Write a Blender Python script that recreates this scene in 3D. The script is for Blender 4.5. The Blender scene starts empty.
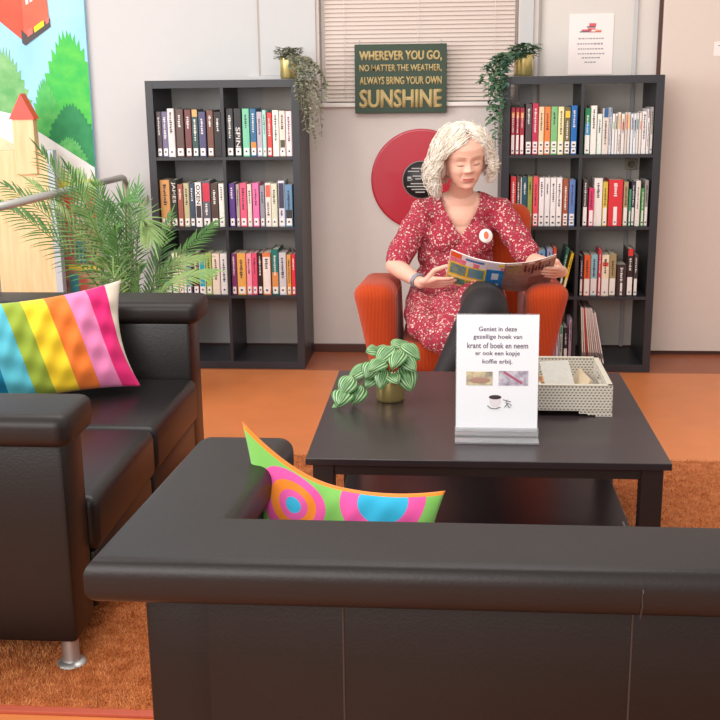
import bpy, bmesh, math, random
from mathutils import Vector, Matrix, Euler
random.seed(7)
C = bpy.context.scene.collection
PI = math.pi

# ---------------------------------------------------------------- camera, sky, lights, exposure
cam_d = bpy.data.cameras.new('camera'); cam = bpy.data.objects.new('camera', cam_d); C.objects.link(cam)
cam_d.sensor_width = 36; cam_d.lens = 36 * 1108.63 / 720
YAW, PIT, ROL = 0.0820926, 0.245162, -0.0117914
f_ = Vector((-math.sin(YAW)*math.cos(PIT), math.cos(YAW)*math.cos(PIT), -math.sin(PIT)))
r_ = Vector((math.cos(YAW), math.sin(YAW), 0)); u_ = r_.cross(f_)
r2 = r_*math.cos(ROL) + u_*math.sin(ROL); u2 = u_*math.cos(ROL) - r_*math.sin(ROL)
M = Matrix((r2, u2, -f_)).transposed().to_4x4(); M.translation = Vector((0, -5.5675, 1.4496))
cam.matrix_world = M
cam_d.clip_start = 0.05
sc = bpy.context.scene; sc.camera = cam
w = bpy.data.worlds.new('world'); sc.world = w; w.use_nodes = True
w.node_tree.nodes['Background'].inputs[0].default_value = (1.0, 0.955, 0.91, 1)
w.node_tree.nodes['Background'].inputs[1].default_value = 0.80
def area(name, loc, target, sx, sy, power, col):
    d = bpy.data.lights.new(name, 'AREA'); d.shape = 'RECTANGLE'; d.size = sx; d.size_y = sy; d.energy = power; d.color = col
    o = bpy.data.objects.new(name, d); C.objects.link(o); o.location = loc
    o.rotation_euler = (Vector(target) - Vector(loc)).to_track_quat('-Z', 'Y').to_euler(); return o
area('window_daylight', (-3.6, -2.6, 2.0), (-0.6, 0.2, 0.9), 2.4, 1.8, 95, (0.97, 0.98, 1.0))
area('overhead_fill', (-0.5, -2.4, 2.75), (-0.4, -1.2, 0.0), 2.4, 1.2, 38, (1.0, 0.95, 0.9))  # unseen overhead fill, added to light the room from above
area('rear_fill', (-1.3, -6.6, 2.1), (0.0, 0.0, 0.8), 2.5, 1.5, 90, (1.0, 0.97, 0.94))  # added fill light behind the camera, no window modelled there
vs = sc.view_settings
vs.view_transform = 'Standard'; vs.look = 'None'; vs.gamma = 1; vs.use_curve_mapping = False; vs.exposure = 0.16

# ---------------------------------------------------------------- materials
def lin(c):
    if isinstance(c, str): c = tuple(int(c[i:i+2], 16) for i in (0, 2, 4))
    return tuple(((v/255)/12.92 if v/255 <= .04045 else ((v/255+.055)/1.055)**2.4) for v in c) + (1,)
_mc = {}
def mat(name, c, rough=.6, metal=0, spec=.5, noise=0, nscale=20, bump=0, bscale=200, sheen=0, trans=0, emit=0, stretch=None, coat=0, c2=None):
    if name in _mc: return _mc[name]
    m = bpy.data.materials.new(name); m.use_nodes = True; nt = m.node_tree; b = nt.nodes['Principled BSDF']
    col = lin(c); b.inputs['Base Color'].default_value = col; b.inputs['Roughness'].default_value = rough
    b.inputs['Metallic'].default_value = metal; b.inputs['Specular IOR Level'].default_value = spec
    b.inputs['Sheen Weight'].default_value = sheen; b.inputs['Transmission Weight'].default_value = trans; b.inputs['Coat Weight'].default_value = coat
    if emit: b.inputs['Emission Color'].default_value = col; b.inputs['Emission Strength'].default_value = emit
    tc = nt.nodes.new('ShaderNodeTexCoord'); src = tc.outputs['Object']
    if stretch:
        mp = nt.nodes.new('ShaderNodeMapping'); mp.inputs['Scale'].default_value = stretch; nt.links.new(src, mp.inputs[0]); src = mp.outputs[0]
    if noise or c2:
        n = nt.nodes.new('ShaderNodeTexNoise'); n.inputs['Scale'].default_value = nscale; n.inputs['Detail'].default_value = 4; nt.links.new(src, n.inputs[0])
        r = nt.nodes.new('ShaderNodeValToRGB'); e = r.color_ramp.elements; e[0].position = .3; e[1].position = .7
        if c2: e[0].color = lin(c2); e[1].color = col
        else:
            e[0].color = tuple(v*(1-noise) for v in col[:3]) + (1,); e[1].color = tuple(min(1, v*(1+noise)) for v in col[:3]) + (1,)
        nt.links.new(n.outputs[0], r.inputs[0]); nt.links.new(r.outputs[0], b.inputs['Base Color'])
    if bump:
        n = nt.nodes.new('ShaderNodeTexNoise'); n.inputs['Scale'].default_value = bscale; n.inputs['Detail'].default_value = 3; nt.links.new(src, n.inputs[0])
        bp = nt.nodes.new('ShaderNodeBump'); bp.inputs['Strength'].default_value = bump; bp.inputs['Distance'].default_value = .004
        nt.links.new(n.outputs[0], bp.inputs['Height']); nt.links.new(bp.outputs[0], b.inputs['Normal'])
    _mc[name] = m; return m
def hexmat(c, kind='card', rough=.45): return mat('%s_%s' % (kind, c), c, rough, noise=.06, nscale=60)

# ---------------------------------------------------------------- mesh helpers
def BM(): return bmesh.new()
def box(bm, c, s, rot=None, bev=0, seg=2):
    t = bmesh.new(); bmesh.ops.create_cube(t, size=1)
    bmesh.ops.scale(t, vec=s, verts=t.verts)
    if bev: bmesh.ops.bevel(t, geom=t.edges[:], offset=bev, segments=seg, profile=.5, affect='EDGES')
    if rot is not None: bmesh.ops.rotate(t, cent=(0, 0, 0), matrix=(rot if isinstance(rot, Matrix) else Euler(rot).to_matrix()), verts=t.verts)
    bmesh.ops.translate(t, vec=c, verts=t.verts); merge(bm, t)
def bb(bm, x0, x1, y0, y1, z0, z1, bev=0, seg=2): box(bm, ((x0+x1)/2, (y0+y1)/2, (z0+z1)/2), (x1-x0, y1-y0, z1-z0), None, bev, seg)
def merge(bm, t):
    mp = {}
    for v in t.verts: mp[v] = bm.verts.new(v.co)
    for f in t.faces:
        try: nf = bm.faces.new([mp[v] for v in f.verts]); nf.smooth = f.smooth
        except ValueError: pass
    t.free()
def frame(d, up=Vector((0, 0, 1))):
    d = d.normalized()
    if abs(d.dot(up)) > .98: up = Vector((1, 0, 0))
    x = d.cross(up).normalized(); return x, x.cross(d).normalized()
def tube(bm, pts, rad, seg=8, caps=True, up=Vector((0, 0, 1)), flat=1.0):
    pts = [Vector(p) for p in pts]; n = len(pts); rings = []
    for i, p in enumerate(pts):
        d = (pts[min(i+1, n-1)] - pts[max(i-1, 0)]); x, y = frame(d, up)
        r = rad[i] if isinstance(rad, (list, tuple)) else rad
        rings.append([bm.verts.new(p + x*math.cos(2*PI*k/seg)*r + y*math.sin(2*PI*k/seg)*r*flat) for k in range(seg)])
    for a, b in zip(rings, rings[1:]):
        for k in range(seg): bm.faces.new((a[k], a[(k+1) % seg], b[(k+1) % seg], b[k])).smooth = True
    if caps: bm.faces.new(rings[0][::-1]); bm.faces.new(rings[-1])
def lathe(bm, prof, c=(0, 0, 0), seg=32, rot=None, closed=False):
    c = Vector(c); rings = []
    for r, z in prof:
        ring = []
        for k in range(seg):
            v = Vector((r*math.cos(2*PI*k/seg), r*math.sin(2*PI*k/seg), z))
            if rot is not None: v = rot @ v
            ring.append(bm.verts.new(c + v))
        rings.append(ring)
    for a, b in zip(rings, rings[1:]):
        for k in range(seg): bm.faces.new((a[k], a[(k+1) % seg], b[(k+1) % seg], b[k])).smooth = True
    if closed: bm.faces.new(rings[0][::-1]); bm.faces.new(rings[-1])
def prism(bm, poly, y, t, axis='y'):
    # outline in (x,z) extruded along y from y to y+t
    A = [bm.verts.new((p[0], y, p[1])) for p in poly]; B = [bm.verts.new((p[0], y+t, p[1])) for p in poly]
    bm.faces.new(A); bm.faces.new(B[::-1]); n = len(poly)
    for i in range(n): bm.faces.new((A[i], B[i], B[(i+1) % n], A[(i+1) % n]))
def ell(bm, c, r, rot=None, sub=3):
    t = bmesh.new(); bmesh.ops.create_icosphere(t, subdivisions=sub, radius=1)
    bmesh.ops.scale(t, vec=r, verts=t.verts)
    if rot is not None: bmesh.ops.rotate(t, cent=(0, 0, 0), matrix=rot, verts=t.verts)
    bmesh.ops.translate(t, vec=c, verts=t.verts)
    for f in t.faces: f.smooth = True
    merge(bm, t)
def capsule(bm, pts, rads, seg=16, sub=2):
    for p, r in zip(pts, rads): ell(bm, p, (r, r, r), None, sub)
    for i in range(len(pts)-1):
        if (Vector(pts[i+1]) - Vector(pts[i])).length > 1e-4: tube(bm, [pts[i], pts[i+1]], [rads[i], rads[i+1]], seg)
def finish(bm, smooth=False, angle=None):
    bmesh.ops.recalc_face_normals(bm, faces=bm.faces[:])
    if smooth:
        for f in bm.faces: f.smooth = True
def obj(name, bm, m, parent=None, smooth=False, recalc=True, label=None):
    """world-coordinate mesh; the origin follows the parent (parents here carry no rotation)"""
    if recalc: bmesh.ops.recalc_face_normals(bm, faces=bm.faces[:])
    if smooth:
        for f in bm.faces: f.smooth = True
    me = bpy.data.meshes.new(name); o = bpy.data.objects.new(name, me)
    if parent is not None:
        p = parent; off = Vector((0, 0, 0))
        while p is not None: off += p.location; p = p.parent
        bmesh.ops.translate(bm, vec=-off, verts=bm.verts)
    bm.to_mesh(me); bm.free()
    for mm in (m if isinstance(m, (list, tuple)) else [m]): me.materials.append(mm)
    C.objects.link(o)
    if parent is not None: o.parent = parent
    if label: o['label'] = label
    return o
def autosmooth(o, ang=40):
    me = o.data
    for p in me.polygons: p.use_smooth = True
    me.set_sharp_from_angle(angle=math.radians(ang)); return o
def thing(name, label, cat, loc=(0, 0, 0), group=None):
    o = bpy.data.objects.new(name, None); C.objects.link(o); o.location = loc; o.empty_display_size = .05
    o['label'] = label; o['category'] = cat
    if group: o['group'] = group
    return o
def tag(o, label, cat, group=None, kind=None):
    o['label'] = label; o['category'] = cat
    if group: o['group'] = group
    if kind: o['kind'] = kind
    return o
def struct(name, bm, m, **k):
    o = obj(name, bm, m, **k); o['kind'] = 'structure'; return o
def eval_mods(o, mods):
    """apply a list of (type, settings) and keep the evaluated mesh"""
    for t, s in mods:
        md = o.modifiers.new(t, t)
        for k, v in s.items(): setattr(md, k, v)
    dg = bpy.context.evaluated_depsgraph_get(); dg.update()
    me = bpy.data.meshes.new_from_object(o.evaluated_get(dg)); o.modifiers.clear(); o.data = me
    for p in me.polygons: p.use_smooth = True
    return o
def text_bm(s, wid, hei, off=0.0, depth=.001, shear=0, fat=0):
    """lettering as a mesh in the x,z plane, centred, fitted to wid x hei, facing -y"""
    cu = bpy.data.curves.new('t', 'FONT'); cu.body = s; cu.size = 1; cu.offset = off; cu.align_x = 'CENTER'; cu.resolution_u = 3; cu.shear = shear
    to = bpy.data.objects.new('t', cu); C.objects.link(to)
    dg = bpy.context.evaluated_depsgraph_get(); dg.update()
    me = bpy.data.meshes.new_from_object(to.evaluated_get(dg)); bpy.data.objects.remove(to); bpy.data.curves.remove(cu)
    bm = bmesh.new(); bm.from_mesh(me); bpy.data.meshes.remove(me)
    xs = [v.co.x for v in bm.verts]; ys = [v.co.y for v in bm.verts]
    cx, cy = (min(xs)+max(xs))/2, (min(ys)+max(ys))/2; sx = wid/(max(xs)-min(xs)); sy = hei/(max(ys)-min(ys)) if hei else sx
    r = bmesh.ops.extrude_face_region(bm, geom=bm.faces[:]); nv = [g for g in r['geom'] if isinstance(g, bmesh.types.BMVert)]
    for v in bm.verts: v.co = Vector(((v.co.x-cx)*sx, 0, (v.co.y-cy)*sy))
    for v in nv: v.co.y = -depth
    if fat:   # heavier strokes: shifted copies of the same letters
        src = bm.copy()
        for k, (dx, dz) in enumerate(((-fat, 0), (fat, 0), (0, fat*.6), (0, -fat*.6))):
            t = src.copy(); bmesh.ops.translate(t, vec=(dx, -.00008*(k+1), dz), verts=t.verts); merge(bm, t)
        src.free()
    return bm
def xf(bm, loc=(0, 0, 0), rot=None):
    if rot is not None: bmesh.ops.rotate(bm, cent=(0, 0, 0), matrix=(rot if isinstance(rot, Matrix) else Euler(rot).to_matrix()), verts=bm.verts)
    bmesh.ops.translate(bm, vec=loc, verts=bm.verts); return bm

# ---------------------------------------------------------------- the room
WALLW = mat('wall_white_paint', 'c0bebd', .8, noise=.01, bump=.05, bscale=80)
WALLP = mat('wall_paint_warm_light', 'd2c8c2', .8, noise=.015, bump=.05, bscale=80)  # same wall paint; the pinkish tint stands in for warm light
PANEL = mat('panel_paint', 'd6cdc6', .7, noise=.01)
DOORM = mat('door_beige_laminate', 'd8c8bd', .6, noise=.01)
FLOORM = mat('orange_vinyl_floor', 'd67e48', .34, noise=.05, nscale=6, bump=.03, bscale=30)
STRIPM = mat('floor_strip_dark', '9c5638', .4, noise=.08, nscale=12)  # darker terracotta colour for the floor strip along the back wall
BASEM = mat('dark_baseboard', '4e2a22', .5)
bm = BM(); bb(bm, -5, 4.5, -7.2, -0.02, -.03, 0); struct('floor', bm, FLOORM)
bm = BM(); bb(bm, -5, 4.5, -0.02, .55, -.03, 0); struct('floor_strip_back', bm, STRIPM)
bm = BM(); bb(bm, -5, -.99, .40, .55, 0, 2.8); struct('wall_back_left', bm, WALLW)
bm = BM()
bb(bm, -.99, .45, .40, .55, 0, 1.335); bb(bm, -.99, -.685, .40, .55, 1.335, 2.8); bb(bm, .345, .45, .40, .55, 1.335, 2.8); bb(bm, -.685, .345, .40, .55, 2.45, 2.8)
struct('wall_back', bm, WALLP)
bm = BM(); bb(bm, .45, 1.05, .415, .55, 0, 2.8); struct('wall_back_right', bm, PANEL)
bm = BM(); bb(bm, -1.0, -.70, .385, .401, 1.49, 2.8, .003); struct('trim_2', bm, WALLW)
bm = BM(); bb(bm, -1.06, -.70, .37, .401, 1.462, 1.49, .004); struct('trim_3', bm, WALLW)
bm = BM(); bb(bm, .352, .42, .385, .401, 1.30, 2.8, .003); struct('trim_4', bm, WALLW)
bm = BM(); bb(bm, .925, .945, .40, .416, 0, 2.8, .002); struct('trim_5', bm, WALLW)
bm = BM(); bb(bm, .445, .457, .396, .416, 0, 2.8); struct('trim_6', bm, mat('trim_shadow_gap', '9a928c', .6))
dr = bpy.data.objects.new('door_1', None); C.objects.link(dr); dr['kind'] = 'structure'; dr.location = (1.07, .38, 0)
bm = BM(); bb(bm, 1.068, 2.9, .375, .41, .022, 2.8, .004); obj('door_panel', bm, DOORM, dr)
bm = BM(); bb(bm, 1.05, 2.9, .395, .55, 0, 2.8); struct('wall_right', bm, BASEM)
bm = BM(); bb(bm, -.99, .45, .388, .402, 0, .045, .003); struct('baseboard_back', bm, BASEM)
bm = BM(); bb(bm, .45, 1.05, .40, .416, 0, .045, .003); struct('baseboard_right', bm, BASEM)
bm = BM(); bb(bm, -5, -.99, .388, .402, 0, .045, .003); struct('baseboard_left', bm, BASEM)
bm = BM(); bb(bm, -1.004, -.994, .384, .402, 1.46, 2.8); struct('trim_7', bm, mat('trim_warm_grey', 'a89c94', .7))
# window with sill and frame
FR = mat('window_frame_white', 'e4dcd6', .45)
wn = bpy.data.objects.new('window_1', None); C.objects.link(wn); wn['kind'] = 'structure'; wn.location = (-.17, .47, 1.335)
bm = BM(); bb(bm, -.70, .36, .375, .54, 1.325, 1.347, .004); obj('window_sill', bm, FR, wn)
bm = BM()
for a in ((-.685, -.635, 1.347, 2.45), (.295, .345, 1.347, 2.45), (-.635, .295, 1.347, 1.39), (-.635, .295, 2.41, 2.45)): bb(bm, a[0], a[1], .49, .535, a[2], a[3], .003)
obj('window_frame', bm, FR, wn)
bm = BM(); bb(bm, -.635, .295, .508, .514, 1.39, 2.41); obj('window_glass', bm, mat('window_glass', 'e8f0f0', .02, trans=1, spec=.5), wn)
# venetian blind
BL = mat('blind_slat_enamel', 'd6c6bc', .5)
bl = thing('venetian_blind', 'cream venetian blind lowered over the window behind the green sign', 'blind', (-.165, .44, 2.44))
bm = BM(); z = 1.385
while z < 2.40:
    box(bm, (-.165, .44, z), (.985, .027, .0012), (math.radians(58), 0, 0)); z += .0215
obj('slats', bm, BL, bl)
bm = BM(); bb(bm, -.66, .33, .425, .455, 1.352, 1.37, .004); obj('bottom_rail', bm, BL, bl)
bm = BM(); bb(bm, -.66, .33, .42, .46, 2.405, 2.445, .003); obj('head_rail', bm, BL, bl)
for x in (-.555, -.17, .225):
    bm = BM(); tube(bm, [(x, .423, 1.36), (x, .423, 2.42)], .0012, 5); obj('ladder_cord', bm, mat('cord_white', 'ece4dc', .7), bl)
# socket
so = thing('wall_socket', 'beige wall socket seen through the right bookcase', 'socket', (.945, .40, 1.02))
bm = BM(); bb(bm, .912, .974, .390, .401, .992, 1.048, .004); obj('cover_plate', bm, mat('socket_beige', 'b8ab94', .5), so)
bm = BM(); lathe(bm, [(.001, 0), (.017, 0), (.018, .002), (.019, .002)], (.943, .3885, 1.02), 20, Euler((PI/2, 0, 0)).to_matrix()); obj('socket_ring', bm, mat('socket_dark', '8c8270', .5), so)

# ---------------------------------------------------------------- painted mural and toy-house front at the left
mu = thing('mural', 'painted mural of blue sky, green trees and a flying red bus', 'painting', (-2.5, .39, .1))
bm = BM(); bb(bm, -3.3, -1.915, .375, .399, .1, 2.6, .003); obj('sky_panel', bm, mat('mural_sky', 'a4d2ea', .7, c2='8cc2e4', nscale=3), mu)
def mpoly(name, poly, c, lay, c2=None, ns=25):
    bm = BM(); prism(bm, poly, .375 - .0012*lay, .0011)
    obj(name, bm, mat('paint_%s_%s' % (c, c2), c, .7, c2=c2, nscale=ns), mu)
def foliage(cx, cz, w_, h_, jag=.02, n=70, base=None):
    P = []
    for i in range(n):
        a = -PI/2 + 2*PI*i/n
        r = 1 + (jag if i % 2 else -jag)*random.uniform(.5, 2)
        s = (1-.35*max(0, math.sin(a)))
        P.append((min(-1.916, cx + math.cos(a)*w_*r*s), cz + math.sin(a)*h_*r))
    return P
mpoly('painted_tree', foliage(-2.02, 1.30, .17, .42, .05), '2fae4c', 1, '58c048', 14)
mpoly('painted_tree', foliage(-2.16, 1.24, .085, .24, .06), '3aa650', 2, '64bc60', 18)
mpoly('painted_tree', foliage(-2.37, 1.33, .13, .30, .06), '58a05c', 1, '86b87c', 14)
mpoly('painted_bush', foliage(-2.03, 1.15, .14, .2, .04), '1e7a48', 3, '2c8c54', 18)
mpoly('painted_bush', foliage(-2.05, 1.05, .10, .13, .05), '3c9c50', 4, '68b868', 30)
mpoly('painted_roof', [(-2.62, 1.37), (-2.36, 1.31), (-1.916, 1.02), (-1.916, .955), (-2.0, .965), (-2.45, 1.2), (-2.62, 1.27)], 'e8e6e4', 6)
mpoly('painted_wall', [(-2.62, 1.28), (-2.36, 1.20), (-2.0, .965), (-1.916, .955), (-1.916, .1), (-2.62, .1)], 'e6d6b4', 5, 'dcc8a0')
mpoly('painted_yellow_band', [(-2.2, .955), (-1.916, .955), (-1.916, .905), (-2.2, .905)], 'f0cc2c', 7)
mpoly('painted_shop_front', [(-2.2, .903), (-1.916, .903), (-1.916, .1), (-2.2, .1)], '8c5850', 7, 'c8a080', 9)
for (x0, x1, z0, z1, c) in [(-2.10, -2.05, .70, .86, 'c83c3c'), (-2.04, -1.98, .72, .84, 'ece4dc'), (-1.97, -1.93, .75, .9, 'c04040'), (-2.1, -2.06, .5, .66, 'd05070'), (-2.05, -2.0, .5, .62, '5080b8'), (-2.1, -1.93, .46, .49, 'ecc840'), (-2.1, -2.05, .3, .44, '3c8c9c'), (-2.04, -2.0, .3, .42, 'c85c50')]:
    mpoly('painted_goods', [(x0, z0), (x1, z0), (x1, z1), (x0, z1)], c, 8)
mpoly('painted_bus', [(-2.40, 1.805), (-2.25, 1.680), (-2.245, 1.925), (-2.29, 2.065), (-2.42, 2.115)], 'c4543c', 2, 'b84a34', 8)
mpoly('painted_bus', [(-2.25, 1.680), (-2.107, 1.770), (-2.115, 1.985), (-2.15, 2.065), (-2.29, 2.065), (-2.245, 1.925)], 'd0684e', 3, 'c85c44', 8)
mpoly('painted_bumper', [(-2.262, 1.672), (-2.245, 1.660), (-2.103, 1.753), (-2.103, 1.795), (-2.235, 1.715), (-2.262, 1.740)], '4a4444', 4)
mpoly('painted_number_plate', [(-2.19, 1.725), (-2.135, 1.760), (-2.138, 1.787), (-2.192, 1.753)], 'f0d820', 5)
mpoly('painted_tail_light', [(-2.23, 1.703), (-2.2, 1.722), (-2.2, 1.755), (-2.23, 1.737)], 'e86c60', 5)
mpoly('painted_tail_light', [(-2.125, 1.765), (-2.108, 1.777), (-2.108, 1.810), (-2.125, 1.797)], 'e86c60', 5)
for k in range(5): mpoly('painted_lettering', [(-2.225+.022*k, 1.865+.012*k), (-2.21+.022*k, 1.873+.012*k), (-2.212+.022*k, 1.903+.012*k), (-2.227+.022*k, 1.895+.012*k)], 'f0d8d0', 5)
# wooden play house front
WOODL = mat('pale_plank_wood', 'e2c296', .55, c2='d4ae80', nscale=5, stretch=(9, 1, .8))
ph = thing('wooden_play_tower', 'pale wooden play tower panel with a red pointed roof before the mural', 'play tower', (-2.3, .2, 0))
bm = BM(); bb(bm, -2.9, -2.108, .18, .22, 0, 1.125, .004); bb(bm, -2.275, -2.16, .165, .225, 1.0, 1.285, .003); obj('tower_panel', bm, WOODL, ph)
bm = BM(); bb(bm, -2.107, -2.07, .17, .225, 0, 1.125, .003); obj('edge_post', bm, mat('grey_edge_post', 'aeb4bc', .5), ph)
bm = BM(); prism(bm, [(-2.285, 1.285), (-2.15, 1.285), (-2.215, 1.415)], .155, .075); obj('pointed_roof', bm, mat('red_roof_paint', 'ea4a3c', .5), ph)
# handrail
ra = thing('handrail', 'grey metal handrail with rounded bend beside the palm', 'handrail', (-1.7, .3, 0))
RM = mat('brushed_steel_rail', 'b4b2ac', .38, metal=.6)
bm = BM()
pts = [(-1.72, -1.54, 1.005), (-1.72, .20, .98)] + [(-1.72, .20+.07*math.sin(a), .91+.07*math.cos(a)) for a in (PI/6, PI/3, PI/2)] + [(-1.72, .27, .0)]
tube(bm, pts, .017, 14, up=Vector((1, 0, 0))); obj('rail_tube', bm, RM, ra)
bm = BM(); tube(bm, [(-1.72, .27, .845), (-1.665, .33, .845), (-1.665, .395, .845)], .008, 8); bb(bm, -1.69, -1.64, .388, .399, .82, .87, .003); obj('wall_bracket', bm, RM, ra)
bm = BM(); tube(bm, [(-1.72, -1.525, 1.005), (-1.72, -1.525, 0)], .018, 12); obj('rail_post', bm, RM, ra)

# ---------------------------------------------------------------- rug
RUGM = mat('rust_shag_rug', 'c47440', .95, spec=.1, c2='a4582c', nscale=30, bump=1.0, bscale=160, sheen=.1)
rg = thing('shaggy_rug', 'rust orange shaggy rug lying under the coffee table and sofas', 'rug', (0, -2.33, 0))
bm = BM(); bb(bm, -2.1, 2.2, -3.26, -1.40, .0005, .010, .003); obj('rug_base', bm, RUGM, rg)
bm = BM(); bb(bm, -2.1, 2.2, -3.285, -3.26, .0005, .009, .002); obj('rug_binding', bm, mat('rug_binding_red', 'b8543c', .7), rg)
bm = BM(); rr = random.Random(3)
def tufts(n, x0, x1, y0, y1, h):
    for _ in range(n):
        x, y = rr.uniform(x0, x1), rr.uniform(y0, y1); a = rr.uniform(0, PI); q = .0016
        dx, dy = math.cos(a)*q, math.sin(a)*q; lx, ly = rr.gauss(0, .004), rr.gauss(-.002, .004); hh = h*rr.uniform(.6, 1.2)
        bm.faces.new((bm.verts.new((x-dx, y-dy, .009)), bm.verts.new((x+dx, y+dy, .009)), bm.verts.new((x+lx, y+ly, .009+hh))))
tufts(42000, -1.30, -.35, -3.26, -2.3, .011); tufts(150000, -2.1, 2.2, -3.26, -1.40, .011)
o = obj('pile', bm, mat('rust_rug_pile', 'e4a068', .9, spec=.1, c2='bc6e38', nscale=22), rg, recalc=False); o['kind'] = 'stuff'

# ---------------------------------------------------------------- black leather sofas
LEA = mat('black_brown_leather', '130e0e', .38, spec=.42, noise=.12, nscale=8, bump=.10, bscale=160)
LEAR = mat('black_brown_leather_roll', '1e1615', .44, spec=.40, noise=.1, nscale=8, bump=.10, bscale=140)
SEAM = mat('leather_seam', '3c3230', .5)
STEEL = mat('satin_steel', 'b4b2b0', .32, metal=.75)
def rprof(w_, h_, r, n=5):
    P = []
    for cx, cz, a0 in ((w_/2-r, h_/2-r, 0), (-w_/2+r, h_/2-r, PI/2), (-w_/2+r, -h_/2+r, PI), (w_/2-r, -h_/2+r, 1.5*PI)):
        for k in range(n+1): a = a0 + PI/2*k/n; P.append((cx + r*math.cos(a), cz + r*math.sin(a)))
    return P
def sweep(bm, path, prof):
    """rounded profile swept along a level path with mitred corners, ends rounded"""
    rings = []
    n = len(path)
    for i, p in enumerate(path):
        p = Vector(p)
        a = (Vector(path[i]) - Vector(path[i-1])).normalized() if i else None
        b = (Vector(path[i+1]) - Vector(path[i])).normalized() if i < n-1 else None
        d = ((a or b) + (b or a)).normalized(); side = Vector((d.y, -d.x, 0)); ref = a or b
        s = 1/max(.3, (side.dot(Vector((ref.y, -ref.x, 0)))))
        rings.append([p + side*u*s + Vector((0, 0, v)) for u, v in prof])
    def cap(ring, p, out):
        R = [ring]
        for k in (1, 2, 3):
            a = k/3*PI/2*.95; R.append([p + (v-p)*(.72+.28*math.cos(a)) + out*.03*math.sin(a) for v in ring])
        return R
    d0 = (Vector(path[0]) - Vector(path[1])).normalized(); d1 = (Vector(path[-1]) - Vector(path[-2])).normalized()
    allr = cap(rings[0], Vector(path[0]), d0)[::-1] + rings[1:-1] + cap(rings[-1], Vector(path[-1]), d1)
    V = [[bm.verts.new(v) for v in r] for r in allr]
    for a, b in zip(V, V[1:]):
        for k in range(len(prof)): bm.faces.new((a[k], a[(k+1) % len(prof)], b[(k+1) % len(prof)], b[k]))
    bm.faces.new(V[0][::-1]); bm.faces.new(V[-1])
def rolled(bm, fn):
    for v in bm.verts: v.co = fn(v.co)
    return bm
def sofa(label, fn, org, group=None, LX=1.60, DEP=.66, O=.05, T=.225):
    """local frame: x along the sofa, y from the back (0) to the front (DEP), arms at x=0 and LX; fn maps to the room"""
    H = .70
    root = thing('leather_sofa', label, 'sofa', org, group)
    def put(name, bm, m, sm=30, parent=None):
        o = obj(name, rolled(bm, fn), m, parent or root); autosmooth(o, sm); return o
    z0 = .10
    bm = BM(); bb(bm, O+.015, LX-O-.015, O+.015, DEP-.04, z0+.004, .28, .012); put('base', bm, LEA)
    bm = BM(); bb(bm, O+.10, LX-O-.10, O, T-.02, z0, H-.07, .012); put('backrest', bm, LEA)
    for s in (0, 1):
        bm = BM(); x0 = O if s == 0 else LX-T+.02; bb(bm, x0, x0+T-.02-O, O+.001, DEP-.02, z0-.005, H-.07, .014); put('armrest', bm, LEA)
    mid = LX/2
    for x0, x1 in ((T-.018, mid-.003), (mid+.003, LX-T+.018)):
        bm = BM(); bb(bm, x0, x1, T-.03, DEP+.0, .27, .425, .03, 4)
        put('seat_cushion', bm, LEA)
        bm = BM(); bb(bm, x0+.01, x1-.01, T-.03, DEP-.015, .11, .272, .012); put('front_panel', bm, LEA)
    # padded roll over arms and back
    c = T/2; path = [(c, DEP-.02, H-.038), (c, c, H-.038), (LX-c, c, H-.038), (LX-c, DEP-.02, H-.038)]
    bm = BM(); sweep(bm, path, rprof(T, .082, .030, 6)); rl = put('padded_rim', bm, LEAR, 50)
    # stitched seams
    for zz, off in ((H-.010, .004), ):
        bm = BM(); q = .006
        pts = [(q, DEP-.03, H-.016), (q, q, H-.016), (LX-q, q, H-.016), (LX-q, DEP-.03, H-.016)]
        tube(bm, pts, .0022, 6); put('rim_stitching', bm, SEAM, parent=rl)
    for x in (.42*LX*.62, LX*.56):
        bm = BM(); pts = [(x, T, H+.0005), (x, .03, H+.0005), (x, .006, H-.012), (x, -.001, H-.03), (x, -.001, H-.055), (x, .01, H-.078)]
        if x > .6: tube(bm, pts, .0018, 6); put('rim_seam', bm, SEAM, parent=rl)
        else: bm.free()
        bm = BM(); tube(bm, [(x, O-.0005, H-.09), (x, O-.0005, .13)], .0018, 6); put('back_seam', bm, SEAM)
    for x, y in ((O+.055, O+.06), (LX-O-.055, O+.06), (O+.055, DEP-.058), (LX-O-.055, DEP-.058)):
        bm = BM(); lathe(bm, [(.001, .0105), (.037, .0105), (.038, .014), (.034, .019), (.024, .023), (.0215, .03), (.0215, z0+.002), (.001, z0+.002)], (x, y, 0), 28)
        l = put('leg', bm, STEEL); l['label'] = 'round steel leg with a flared foot'
    return root
# front sofa: back towards the camera, seat facing the table
X0 = -.590
def fA(v):
    return Vector((X0 + v.x + (.10*max(0, v.y-.22)*(1 if v.x < .3 else 0)), -3.945 + v.y, v.z))
sofa('black leather sofa in the foreground seen from behind, holding the green pillow', fA, (X0+.8, -3.6, 0), 'black leather sofas', O=.075, T=.215)
def fB(v):   # turned to face the room from the left
    return Vector((-1.80 + v.y, -1.565 - v.x, v.z))
sofa('black leather sofa at the left edge of the photo, holding the rainbow pillow', fB, (-1.35, -2.36, 0), 'black leather sofas', DEP=.90)

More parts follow.
